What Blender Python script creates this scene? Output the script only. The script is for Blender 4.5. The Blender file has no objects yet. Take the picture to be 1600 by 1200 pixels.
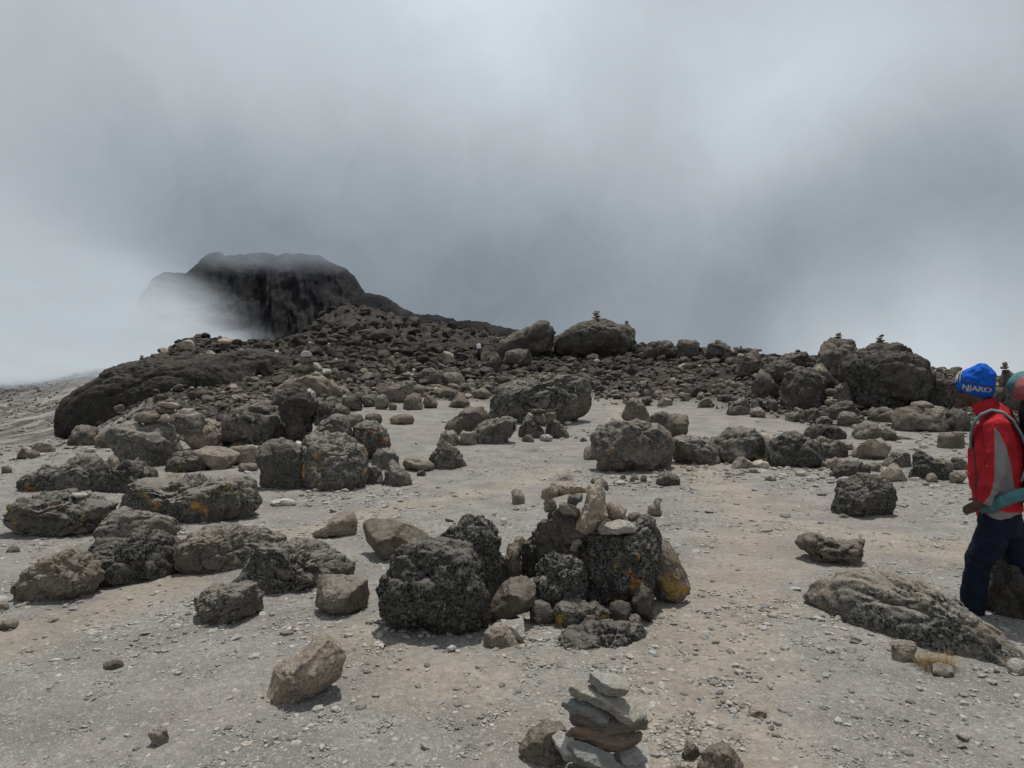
import bpy, bmesh, math, random
import numpy as np
from mathutils import Vector, Matrix

random.seed(7)
RNG = np.random.RandomState(11)
scene = bpy.context.scene
COL = scene.collection
F = 1067.0          # focal length in photo pixels (1600 wide)
CZ = 1.65           # eye height


# ------------------------------------------------------------------ helpers
def link(o, parent=None):
    COL.objects.link(o)
    if parent is not None:
        o.parent = parent
    return o


def tag(o, label=None, cat=None, group=None, kind=None):
    if label: o['label'] = label
    if cat: o['category'] = cat
    if group: o['group'] = group
    if kind: o['kind'] = kind
    return o


def empty(name, loc):
    o = bpy.data.objects.new(name, None)
    o.empty_display_size = 0.1
    o.location = loc
    return link(o)


def mesh_np(name, v, f, smooth=True, colors=None):
    me = bpy.data.meshes.new(name)
    v = np.asarray(v, dtype=np.float32); f = np.asarray(f, dtype=np.int32)
    k = f.shape[1]
    me.vertices.add(len(v)); me.vertices.foreach_set('co', v.ravel())
    me.loops.add(f.size); me.loops.foreach_set('vertex_index', f.ravel())
    me.polygons.add(len(f))
    me.polygons.foreach_set('loop_start', np.arange(0, f.size, k, dtype=np.int32))
    me.polygons.foreach_set('loop_total', np.full(len(f), k, dtype=np.int32))
    me.polygons.foreach_set('use_smooth', np.full(len(f), smooth))
    if colors is not None:
        for nm, c in colors.items():
            a = me.attributes.new(nm, 'FLOAT', 'POINT')
            a.data.foreach_set('value', np.asarray(c, dtype=np.float32))
    me.update(calc_edges=True)
    return me


# vectorised gradient noise -------------------------------------------------
_perm = np.random.RandomState(3).permutation(256)
_perm = np.concatenate([_perm, _perm, _perm])
_grad = np.random.RandomState(4).normal(size=(256, 3))
_grad /= np.linalg.norm(_grad, axis=1)[:, None]


def pn(p, seed=0):
    p = np.asarray(p, dtype=np.float64) + seed * 17.31
    i = np.floor(p).astype(np.int64); fr = p - i; i &= 255
    u = fr * fr * fr * (fr * (fr * 6 - 15) + 10)
    out = 0
    for dx in (0, 1):
        wx = u[:, 0] if dx else 1 - u[:, 0]
        for dy in (0, 1):
            wy = u[:, 1] if dy else 1 - u[:, 1]
            for dz in (0, 1):
                wz = u[:, 2] if dz else 1 - u[:, 2]
                h = _perm[_perm[_perm[(i[:, 0] + dx) & 255] + ((i[:, 1] + dy) & 255)] + ((i[:, 2] + dz) & 255)]
                g = _grad[h]
                d = g[:, 0] * (fr[:, 0] - dx) + g[:, 1] * (fr[:, 1] - dy) + g[:, 2] * (fr[:, 2] - dz)
                out = out + wx * wy * wz * d
    return out * 1.5


def fbm(p, octv=4, seed=0, lac=2.1, gain=0.5):
    a = 1.0; s = 0; q = np.asarray(p, dtype=np.float64)
    for k in range(octv):
        s = s + a * pn(q, seed + k * 3); q = q * lac; a *= gain
    return s


def ridged(p, octv=4, seed=0):
    a = 1.0; s = 0; q = np.asarray(p, dtype=np.float64)
    for k in range(octv):
        s = s + a * (1 - 2 * np.abs(pn(q, seed + k * 3))); q = q * 2.1; a *= .5
    return s * .5


def sstep(a, b, x):
    t = np.clip((x - a) / (b - a), 0, 1)
    return t * t * (3 - 2 * t)


_ico = {}


def ico(n):
    if n not in _ico:
        bm = bmesh.new(); bmesh.ops.create_icosphere(bm, subdivisions=n, radius=1)
        v = np.array([x.co[:] for x in bm.verts]); f = np.array([[a.index for a in x.verts] for x in bm.faces])
        bm.free(); v /= np.linalg.norm(v, axis=1)[:, None]
        _ico[n] = (v, f)
    return _ico[n]


# ------------------------------------------------------------------ terrain
COLS = {
    -300: [(17, -.2), (24, -.7), (35, -3), (60, -7), (90, -8), (130, -8), (190, -6.5), (260, -3), (360, 3), (900, 30)],
    0: [(12, 0), (18, -.1), (24, -.5), (35, -2.4), (60, -5), (80, -5.6), (120, -5.8), (180, -4.4), (260, .2), (350, 6.5), (900, 40)],
    100: [(18, 0), (25, -.4), (36, -1.8), (60, -4.0), (80, -4.8), (120, -4.6), (180, -2.2), (260, 4.2), (350, 11.5), (900, 50)],
    170: [(17, 0), (28, -.4), (42, 0), (52, .3), (70, -2), (120, -2.9), (180, 1), (250, 6.5), (900, 30)],
    250: [(20, 0), (30, .1), (42, 1.8), (60, 4.2), (70, 4.1), (100, 0), (200, -2), (900, 0)],
    400: [(18, .1), (30, .9), (45, 2.9), (70, 5.4), (80, 5.4), (110, 2), (200, -5), (900, -10)],
    520: [(14, 0), (20, .4), (30, 1.4), (45, 3.4), (70, 6.4), (110, 12.0), (150, 17.0), (180, 16), (240, 8), (900, -10)],
    650: [(14, 0), (20, .4), (30, 1.2), (45, 2.7), (70, 5.8), (110, 11.2), (140, 12), (200, 3), (900, -20)],
    750: [(14, 0), (20, .4), (30, 1.0), (45, 2.2), (60, 3.6), (80, 5.4), (110, 9.3), (140, 9), (200, -2), (900, -30)],
    860: [(14, 0), (22, .4), (30, .9), (45, 2.4), (60, 4.3), (80, 7.0), (95, 7.0), (150, 0), (900, -40)],
    960: [(14, 0), (22, .35), (30, .8), (45, 2.7), (60, 4.4), (75, 5.3), (100, 4), (200, -5), (900, -50)],
    1100: [(12, 0), (20, .3), (28, .9), (40, 2.3), (55, 4.0), (65, 4.3), (100, 1), (200, -8), (900, -60)],
    1300: [(10, 0), (18, .2), (24, .7), (35, 2.1), (45, 3.2), (55, 3.3), (100, 0), (200, -10), (900, -60)],
    1450: [(10, 0), (18, .3), (24, .8), (32, 1.8), (40, 2.4), (60, 1.8), (100, -2), (900, -60)],
    1600: [(10, 0), (18, .35), (25, .9), (32, 1.5), (50, 1), (100, -4), (900, -60)],
    2100: [(10, 0), (25, .6), (50, .5), (100, -5), (900, -60)],
}
_cp = []
for px, lst in COLS.items():
    a = (px - 800) / F
    th = math.atan(a)
    for Y, h in lst:
        _cp.append((th, math.log(Y * math.sqrt(1 + a * a)), h))
for th in np.radians([-180, -140, -100, -60, -38, -25, -12, 0, 12, 25, 38, 60, 100, 140, 180]):
    for r in (1.0, 3.0, 6.5):
        _cp.append((th, math.log(r), 0.0))
    if abs(th) > 1.0:
        for r, h in ((15, -.2), (50, -3), (200, -15), (900, -40)):
            _cp.append((th, math.log(r), h))
for th in np.radians(np.arange(-180, 181, 30)):
    _cp.append((th, math.log(4000), -60 if th > -.5 else 30))
_cp = np.array(_cp)
KTH = 3.2
_C = np.stack([_cp[:, 0] * KTH, _cp[:, 1]], 1)


def _phi(d2):
    return 0.5 * d2 * np.log(d2 + 1e-12)


_n = len(_C)
_A = np.zeros((_n + 3, _n + 3))
_d2 = ((_C[:, None] - _C[None]) ** 2).sum(-1)
_A[:_n, :_n] = _phi(_d2) + np.eye(_n) * 0.004
_A[:_n, _n] = 1; _A[:_n, _n + 1:] = _C
_A[_n, :_n] = 1; _A[_n + 1:, :_n] = _C.T
_W = np.linalg.solve(_A, np.concatenate([_cp[:, 2], [0, 0, 0]]))


def hbase(x, y):
    x = np.atleast_1d(np.asarray(x, dtype=np.float64)); y = np.atleast_1d(np.asarray(y, dtype=np.float64))
    th = np.arctan2(x, y) * KTH; lr = np.log(np.maximum(np.hypot(x, y), .5))
    out = np.empty(len(x))
    for s in range(0, len(x), 20000):
        q = np.stack([th[s:s + 20000], lr[s:s + 20000]], 1)
        d2 = ((q[:, None] - _C[None]) ** 2).sum(-1)
        out[s:s + 20000] = _phi(d2) @ _W[:_n] + _W[_n] + q @ _W[_n + 1:]
    return out


_fx = np.array([-400, 60, 130, 300, 450, 600, 700, 760, 860, 930, 1020, 1100, 1200, 1300, 1420, 1600, 2200])
_fy = np.array([900, 900, 42, 25, 23, 27, 28, 30, 34, 33, 31, 28, 24, 21, 20, 19, 19])


def field(x, y):
    """how much a spot belongs to the dark boulder field, 0..1"""
    x = np.atleast_1d(x); y = np.atleast_1d(y)
    px = 800 + F * x / np.maximum(y, .5)
    ys = np.interp(px, _fx, _fy)
    n = fbm(np.stack([x * .12, y * .12, 0 * x], 1), 3, 5)
    return np.where(y > 3, sstep(.88, 1.12, y / ys + n * .12), 0)


def hgt(x, y):
    x = np.atleast_1d(np.asarray(x, dtype=np.float64)); y = np.atleast_1d(np.asarray(y, dtype=np.float64))
    h = hbase(x, y)
    r = np.hypot(x, y)
    p = np.stack([x, y, 0 * x], 1)
    fl = field(x, y)
    h = h + .035 * fbm(p * .55, 3, 21) * sstep(1, 5, r)
    h = h + fl * (fbm(p * .16, 4, 31) * np.clip(r * .010, .1, 1.2))
    left = sstep(15, 60, r) * sstep(-.50, -.66, x / np.maximum(y, .5)) * (y > 0)
    h = h + left * (ridged(np.stack([x * .035 + y * .01, y * .018, 0 * x], 1), 4, 41) - .5) * np.clip(r * .010, 0, 1.6)
    return h


def ray(px, row):
    return (px - 800) / F, -(row - 600) / F


_ys = np.geomspace(1.8, 190, 700)


def gy(px, row):
    """depth at which the sight line meets the ground"""
    a, b = ray(px, row)
    g = CZ + b * _ys - hgt(a * _ys, _ys)
    i = np.where(g < 0)[0]
    if len(i) == 0:
        return float(_ys[np.argmin(g / _ys)])
    i = i[0]
    if i == 0: return float(_ys[0])
    t = g[i - 1] / (g[i - 1] - g[i])
    return float(_ys[i - 1] * (1 - t) + _ys[i] * t)


# ------------------------------------------------------------------ materials
def new_mat(name):
    m = bpy.data.materials.new(name); m.use_nodes = True
    nt = m.node_tree; nt.nodes.clear()
    return m, nt


class N:
    """tiny node builder"""
    def __init__(s, nt): s.nt = nt

    def n(s, t, **kw):
        nd = s.nt.nodes.new(t)
        for k, v in kw.items(): setattr(nd, k, v)
        return nd

    def l(s, a, b): s.nt.links.new(a, b)

    def inp(s, sock, v):
        if hasattr(v, 'is_linked') or hasattr(v, 'links'): s.l(v, sock)
        else: sock.default_value = v

    def math(s, op, a, b=None, clamp=False):
        m = s.n('ShaderNodeMath', operation=op, use_clamp=clamp)
        s.inp(m.inputs[0], a)
        if b is not None: s.inp(m.inputs[1], b)
        return m.outputs[0]

    def noise(s, vec, scale, detail=6, rough=.55, dist=0, out='Fac'):
        m = s.n('ShaderNodeTexNoise'); s.l(vec, m.inputs['Vector'])
        m.inputs['Scale'].default_value = scale; m.inputs['Detail'].default_value = detail
        m.inputs['Roughness'].default_value = rough; m.inputs['Distortion'].default_value = dist
        return m.outputs[out]

    def voro(s, vec, scale, feature='F1', rnd=1, out='Distance'):
        m = s.n('ShaderNodeTexVoronoi', feature=feature); s.l(vec, m.inputs['Vector'])
        m.inputs['Scale'].default_value = scale; m.inputs['Randomness'].default_value = rnd
        return m.outputs[out]

    def ramp(s, fac, a, b, smooth=True):
        m = s.n('ShaderNodeMapRange', interpolation_type='SMOOTHSTEP' if smooth else 'LINEAR')
        s.inp(m.inputs['Value'], fac); s.inp(m.inputs['From Min'], a); s.inp(m.inputs['From Max'], b)
        return m.outputs['Result']

    def mix(s, fac, a, b, blend='MIX'):
        m = s.n('ShaderNodeMix', data_type='RGBA', blend_type=blend, clamp_factor=True)
        s.inp(m.inputs[0], fac)
        for i, v in ((6, a), (7, b)):
            if isinstance(v, tuple): m.inputs[i].default_value = (*v, 1) if len(v) == 3 else v
            else: s.l(v, m.inputs[i])
        return m.outputs[2]

    def out(s, color, rough=.95, height=None, bstr=.5, bdist=.02, spec=.15):
        b = s.n('ShaderNodeBsdfPrincipled')
        if isinstance(color, tuple): b.inputs['Base Color'].default_value = (*color, 1)
        else: s.l(color, b.inputs['Base Color'])
        s.inp(b.inputs['Roughness'], rough); b.inputs['Specular IOR Level'].default_value = spec
        if height is not None:
            bp = s.n('ShaderNodeBump'); bp.inputs['Strength'].default_value = bstr; bp.inputs['Distance'].default_value = bdist
            s.l(height, bp.inputs['Height']); s.l(bp.outputs[0], b.inputs['Normal'])
        o = s.n('ShaderNodeOutputMaterial'); s.l(b.outputs[0], o.inputs[0])
        return b


def rock_material(name, per_object=True, fs=1.0):
    """object colour carries: R lichen cover, G orange lichen, B tan-ness, A brightness"""
    m, nt = new_mat(name); N_ = N(nt)
    tc = N_.n('ShaderNodeTexCoord')
    if per_object:
        oi = N_.n('ShaderNodeObjectInfo')
        sep = N_.n('ShaderNodeSeparateColor'); N_.l(oi.outputs['Color'], sep.inputs[0])
        L, O, T, B = sep.outputs[0], sep.outputs[1], sep.outputs[2], oi.outputs['Alpha']
        vm = N_.n('ShaderNodeVectorMath', operation='ADD'); N_.l(tc.outputs['Object'], vm.inputs[0])
        off = N_.math('MULTIPLY', oi.outputs['Random'], 50.0)
        cb = N_.n('ShaderNodeCombineXYZ')
        for i in range(3): N_.l(off, cb.inputs[i])
        N_.l(cb.outputs[0], vm.inputs[1]); V = vm.outputs[0]
    else:
        a1 = N_.n('ShaderNodeAttribute', attribute_name='tanness'); a2 = N_.n('ShaderNodeAttribute', attribute_name='bright')
        L = N_.math('MULTIPLY', N_.math('SUBTRACT', 1.0, a1.outputs['Fac']), .6); O = N_.math('MULTIPLY', a1.outputs['Fac'], 0.0)
        T, B = a1.outputs['Fac'], a2.outputs['Fac']
        V = tc.outputs['Object']
    g = N_.n('ShaderNodeNewGeometry')
    sn = N_.n('ShaderNodeSeparateXYZ'); N_.l(g.outputs['Normal'], sn.inputs[0])
    n1 = N_.noise(V, 3.2 * fs, 6, .6)
    n2 = N_.noise(V, 14 * fs, 7, .65)
    n3 = N_.noise(V, 55 * fs, 4, .7)
    fine = N_.noise(V, 170 * fs, 2, .6)
    # bare stone
    darkst = N_.mix(N_.ramp(n1, .35, .65), (.14, .122, .108), (.27, .238, .208))
    tanst = N_.mix(N_.ramp(n2, .3, .7), (.33, .265, .20), (.52, .44, .35))
    base = N_.mix(T, darkst, tanst)
    base = N_.mix(N_.math('MULTIPLY', N_.ramp(n3, .48, .68), .7), base, (.05, .042, .038))
    base = N_.mix(N_.math('MULTIPLY', N_.ramp(fine, .55, .75), .5), base, (.42, .38, .33))
    base = N_.mix(N_.math('MULTIPLY', N_.ramp(n1, .62, .4), .35), base, (.075, .065, .058))
    # pits
    vor = N_.voro(V, 26 * fs)
    base = N_.mix(N_.math('MULTIPLY', N_.ramp(vor, .22, .05), .35), base, (.03, .025, .022))
    # dark crust of lichen
    mask = N_.math('ADD', N_.math('ADD', N_.math('MULTIPLY', n2, .55), N_.math('MULTIPLY', n1, .35)), N_.math('MULTIPLY', n3, .25))
    n0 = N_.noise(V, 1.5 * fs, 3, .5)
    mask = N_.math('ADD', mask, N_.math('MULTIPLY', N_.math('SUBTRACT', n0, .5), .45))
    mask = N_.math('SUBTRACT', mask, N_.math('MULTIPLY', N_.ramp(sn.outputs[2], -.1, -.6), .18))
    thr = N_.math('SUBTRACT', .86, N_.math('MULTIPLY', L, .46))
    crust = N_.ramp(mask, N_.math('SUBTRACT', thr, .05), N_.math('ADD', thr, .05))
    crustc = N_.mix(N_.ramp(n3, .40, .60), (.024, .022, .019), (.155, .15, .134))
    # pale flecks in the crust
    v2 = N_.voro(V, 48 * fs, out='Color')
    sc = N_.n('ShaderNodeSeparateColor'); N_.l(v2, sc.inputs[0])
    v2d = N_.voro(V, 48 * fs)
    fleck = N_.math('MULTIPLY', N_.ramp(sc.outputs[0], .62, .75), N_.ramp(v2d, .5, .22))
    fleck = N_.math('MULTIPLY', N_.math('MULTIPLY', fleck, N_.ramp(n2, .35, .6)), N_.ramp(n1, .28, .55))
    crustc = N_.mix(N_.math('MULTIPLY', fleck, .9), crustc, (.40, .39, .35))
    v3 = N_.voro(V, 20 * fs, out='Color'); s3 = N_.n('ShaderNodeSeparateColor'); N_.l(v3, s3.inputs[0]); v3d = N_.voro(V, 20 * fs)
    fl3 = N_.math('MULTIPLY', N_.ramp(s3.outputs[1], .60, .72), N_.ramp(N_.math('ADD', v3d, N_.math('MULTIPLY', n3, .35)), .62, .35))
    crustc = N_.mix(N_.math('MULTIPLY', fl3, .6), crustc, (.25, .245, .215))
    col = N_.mix(crust, base, crustc)
    # sparse grey-green rosettes
    n5 = N_.noise(V, 7 * fs, 5, .6)
    ros = N_.math('MULTIPLY', N_.ramp(n5, .58, .68), N_.math('MULTIPLY', L, .5))
    col = N_.mix(ros, col, (.17, .165, .135))
    # dust on what faces up, with sunlit lightness of the tops painted in
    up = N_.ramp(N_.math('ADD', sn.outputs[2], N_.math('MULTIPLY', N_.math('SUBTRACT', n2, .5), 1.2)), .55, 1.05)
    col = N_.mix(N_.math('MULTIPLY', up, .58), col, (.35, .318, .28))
    # fractures
    wv = N_.n('ShaderNodeVectorMath', operation='ADD'); N_.l(V, wv.inputs[0])
    wn_ = N_.n('ShaderNodeTexNoise'); N_.l(V, wn_.inputs['Vector']); wn_.inputs['Scale'].default_value = 3.0 * fs; wn_.inputs['Detail'].default_value = 4
    ws = N_.n('ShaderNodeVectorMath', operation='SCALE'); N_.l(wn_.outputs['Color'], ws.inputs[0]); ws.inputs['Scale'].default_value = .35 / fs; N_.l(ws.outputs[0], wv.inputs[1])
    ck = N_.voro(wv.outputs[0], 3.3 * fs, feature='DISTANCE_TO_EDGE')
    crack = N_.math('MULTIPLY', N_.math('MULTIPLY', N_.ramp(ck, .022, .004), N_.ramp(n2, .42, .6)), N_.ramp(n1, .44, .6))
    col = N_.mix(N_.math('MULTIPLY', crack, .5), col, (.02, .018, .016))
    # orange / yellow lichen on steep faces
    n4 = N_.noise(V, 5.5 * fs, 5, .62)
    st = N_.ramp(sn.outputs[2], .55, .1)
    om = N_.math('MULTIPLY', N_.ramp(n4, N_.math('SUBTRACT', .75, N_.math('MULTIPLY', O, .24)), N_.math('SUBTRACT', .79, N_.math('MULTIPLY', O, .24))), st)
    om = N_.math('MULTIPLY', om, N_.ramp(n3, .38, .52))
    om = N_.math('MULTIPLY', om, N_.ramp(O, .02, .1))
    col = N_.mix(om, col, N_.mix(N_.ramp(n1, .4, .6), (.55, .22, .05), (.52, .36, .10)))
    if per_object: col = N_.mix(N_.math('MULTIPLY', N_.ramp(B, 1.35, 1.6), .75), col, N_.mix(N_.ramp(n2, .35, .65), (.24, .23, .21), (.36, .35, .325)))
    if per_object: B = N_.math('MULTIPLY', B, N_.math('ADD', .80, N_.math('MULTIPLY', oi.outputs['Random'], .40)))
    br = N_.n('ShaderNodeVectorMath', operation='SCALE'); N_.l(col, br.inputs[0]); N_.l(B, br.inputs['Scale'])
    h = N_.math('ADD', N_.math('MULTIPLY', n2, .8), N_.math('MULTIPLY', n3, .55))
    h = N_.math('ADD', h, N_.math('MULTIPLY', fine, .25))
    h = N_.math('SUBTRACT', h, N_.math('MULTIPLY', N_.ramp(vor, .25, .05), .25))
    h = N_.math('SUBTRACT', h, N_.math('MULTIPLY', crack, .7))
    N_.out(br.outputs[0], .95, h, 1.0, .045 / fs, .1)
    return m


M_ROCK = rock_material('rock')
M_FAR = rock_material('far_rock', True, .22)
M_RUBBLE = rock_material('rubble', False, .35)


def ground_material():
    m, nt = new_mat('volcanic_gravel'); q = N(nt)
    tc = q.n('ShaderNodeTexCoord'); V = tc.outputs['Object']
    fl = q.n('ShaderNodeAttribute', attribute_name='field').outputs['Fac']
    sl = q.n('ShaderNodeAttribute', attribute_name='slope').outputs['Fac']
    pa = q.n('ShaderNodeAttribute', attribute_name='path').outputs['Fac']
    nl = q.noise(V, .35, 4, .5); nm = q.noise(V, 1.7, 6, .6); nf = q.noise(V, 22, 6, .7); nff = q.noise(V, 110, 3, .7)
    grey = q.mix(q.ramp(nm, .35, .65), (.205, .194, .178), (.315, .299, .276))
    tan = q.mix(q.ramp(nm, .35, .65), (.31, .270, .222), (.385, .342, .290))
    tm = q.math('ADD', q.math('MULTIPLY', q.ramp(nl, .45, .65), .22), pa, True)
    c = q.mix(tm, grey, tan)
    c = q.mix(q.ramp(nf, .32, .68), q.mix(.5, c, (.13, .12, .11)), c)
    # small chips of stone, light and dark
    for sc_, a, lo in ((30, .55, .68), (70, .7, .55), (150, .7, .45)):
        vc = q.voro(V, sc_, out='Color'); vd = q.voro(V, sc_)
        s = q.n('ShaderNodeSeparateColor'); q.l(vc, s.inputs[0])
        on = q.math('MULTIPLY', q.ramp(s.outputs[0], lo, lo + .08), q.ramp(vd, .5, .3))
        on = q.math('MULTIPLY', on, q.math('SUBTRACT', 1.0, q.math('MULTIPLY', tm, .7)))
        c = q.mix(q.math('MULTIPLY', on, a), c, q.mix(s.outputs[1], (.13, .125, .115), (.50, .485, .455)))
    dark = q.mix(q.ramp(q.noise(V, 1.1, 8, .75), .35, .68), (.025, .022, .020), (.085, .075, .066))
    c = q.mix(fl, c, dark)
    mp = q.n('ShaderNodeMapping'); q.l(V, mp.inputs[0]); mp.inputs['Scale'].default_value = (1, .3, 1); mp.inputs['Rotation'].default_value = (0, 0, .5)
    scree = q.mix(q.ramp(q.noise(mp.outputs[0], .16, 10, .8), .40, .60), (.07, .066, .062), (.30, .285, .265))
    scree = q.mix(q.math('MULTIPLY', q.ramp(q.noise(V, 1.6, 6, .8), .5, .62), .6), scree, (.045, .04, .037))
    c = q.mix(sl, c, scree)
    vb = q.voro(V, 60)
    h = q.math('ADD', q.math('MULTIPLY', nf, 1.0), q.math('MULTIPLY', nff, .5))
    h = q.math('SUBTRACT', h, q.math('MULTIPLY', vb, .6))
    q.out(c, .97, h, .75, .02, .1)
    return m


def simple(name, col, rough=.8, bump_scale=None, bstr=.3, bdist=.004, var=.25, spec=.3, vscale=20):
    m, nt = new_mat(name); q = N(nt)
    tc = q.n('ShaderNodeTexCoord'); V = tc.outputs['Object']
    n1 = q.noise(V, vscale, 5, .6)
    c = q.mix(q.ramp(n1, .3, .7), tuple(x * (1 - var) for x in col), tuple(min(1, x * (1 + var)) for x in col))
    h = q.noise(V, bump_scale, 5, .6) if bump_scale else None
    q.out(c, rough, h, bstr, bdist, spec)
    return m


M_GROUND = ground_material()

# ------------------------------------------------------------------ ground sheet
def build_ground():
    th = np.concatenate([np.radians(np.linspace(-180, -52, 60, endpoint=False)),
                         np.radians(np.linspace(-52, 52, 820, endpoint=False)),
                         np.radians(np.linspace(52, 180, 61))])
    r = np.concatenate([[.02], np.geomspace(.6, 1.8, 20, endpoint=False), np.geomspace(1.8, 14, 330, endpoint=False),
                        np.geomspace(14, 250, 230, endpoint=False), np.geomspace(250, 4000, 50)])
    R, T = np.meshgrid(r, th, indexing='ij')
    x = (R * np.sin(T)).ravel(); y = (R * np.cos(T)).ravel()
    z = hgt(x, y)
    p = np.stack([x, y, 0 * x], 1); rr = np.hypot(x, y)
    fl = field(x, y)
    z += .012 * fbm(p * 5, 3, 51) * (rr < 30) * (rr > .5)
    z += .007 * ridged(p * 18, 2, 61) * (rr < 12) * (rr > .5)
    z += fl * (np.abs(fbm(p * .9, 4, 71)) - .2) * np.clip(rr * .007, 0, .8)
    z += fl * (np.abs(fbm(p * .28, 4, 72)) - .2) * np.clip((rr - 45) * .02, 0, 1.3)
    px = 800 + F * x / np.maximum(y, .5)
    slope = sstep(17, 32, rr + fbm(p * .08, 3, 75) * 8) * sstep(330, 130, px) * (y > 0)
    # the trodden path: from the lower right round the boulders to the bare flat, a second along the left
    row = 600 + (CZ - z) / np.maximum(y, .5) * F
    path = np.zeros_like(x)
    for pts, w in ((((1010, 1200), (1060, 1050), (1150, 900), (1180, 810), (1120, 750), (1000, 700), (960, 655)), 75),
                   (((1180, 810), (1330, 840), (1480, 860), (1600, 850)), 60),
                   (((0, 990), (200, 940), (330, 860), (600, 790), (760, 760), (880, 730)), 45),
                   (((560, 1010), (720, 1090), (840, 1150)), 50)):
        W = []
        for a, b in pts:
            Y = CZ * F / (b - 600); W.append(((a - 800) / F * Y, Y))
        W = np.array(W)
        for i in range(len(W) - 1):
            A, B = W[i], W[i + 1]; d = B - A
            t = np.clip(((x - A[0]) * d[0] + (y - A[1]) * d[1]) / (d @ d), 0, 1)
            dist = np.hypot(x - A[0] - t * d[0], y - A[1] - t * d[1])
            ww = w / F * 6.0
            path = np.maximum(path, 1 - sstep(ww * .4, ww * 1.5, dist + fbm(p * 1.3, 3, 81) * .35))
    v = np.stack([x, y, z], 1)
    nr, nt_ = len(r), len(th)
    i, j = np.meshgrid(np.arange(nr - 1), np.arange(nt_ - 1), indexing='ij')
    a = (i * nt_ + j).ravel()
    f = np.stack([a, a + 1, a + nt_ + 1, a + nt_], 1)[:, ::-1]
    me = mesh_np('ground', v, f, True, {'field': fl, 'slope': slope, 'path': path})
    me.materials.append(M_GROUND)
    o = link(bpy.data.objects.new('ground', me)); tag(o, kind='structure')
    # make sure normals face up
    if me.polygons[len(me.polygons) // 2].normal.z < 0: me.flip_normals()
    return o


build_ground()

# ------------------------------------------------------------------ rocks
TPL = {
    'round': [(.5 + .5 * math.copysign(abs(math.cos(t)) ** .85, math.cos(t)), .5 + .5 * math.copysign(abs(math.sin(t)) ** .85, math.sin(t))) for t in [k * math.pi / 7 for k in range(14)]],
    'dome': [(0, .1), (.03, .45), (.18, .8), (.4, 1), (.62, .98), (.85, .75), (.98, .4), (1, .1), (.85, 0), (.15, 0)],
    'peakL': [(0, .12), (.08, .55), (.25, .95), (.36, 1), (.6, .8), (.85, .5), (1, .15), (.9, 0), (.1, 0)],
    'block': [(0, .2), (.03, .75), (.15, .97), (.5, 1), (.86, .95), (.98, .7), (1, .25), (.88, 0), (.12, 0)],
    'slab': [(0, .5), (.1, .85), (.5, 1), (.9, .8), (1, .4), (.85, .05), (.4, 0), (.08, .15)],
    'cone': [(0, 0), (.2, .5), (.4, .9), (.5, 1), (.65, .8), (.85, .45), (1, 0)],
    'over': [(0, .55), (.1, .85), (.35, 1), (.75, .97), (1, .7), (.97, .4), (.75, .08), (.5, 0), (.2, .1)],
}
TPL['peakR'] = [(1 - a, b) for a, b in TPL['peakL']][::-1]
TPL['overR'] = [(1 - a, b) for a, b in TPL['over']][::-1]


def radial(poly, cx, cy, ang):
    """distance from the centre to the outline at each angle"""
    P = np.array(poly, dtype=float) - (cx, cy)
    pa = np.arctan2(P[:, 1], P[:, 0]); pr = np.hypot(P[:, 0], P[:, 1])
    A = P; B = np.roll(P, -1, 0)
    c, s = np.cos(ang)[:, None], np.sin(ang)[:, None]
    ex, ey = (B - A)[:, 0][None], (B - A)[:, 1][None]
    den = c * ey - s * ex
    den = np.where(np.abs(den) < 1e-9, 1e-9, den)
    t = (A[:, 0][None] * ey - A[:, 1][None] * ex) / den
    u = (A[:, 0][None] * s - A[:, 1][None] * c) / den
    ok = (t > 0) & (u >= -1e-6) & (u <= 1 + 1e-6)
    t = np.where(ok, t, 1e9).min(1)
    return np.where(t > 1e8, pr.mean(), t)


DEPTH = {}
ROCK_COUNT = [0]
REST = []


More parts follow.
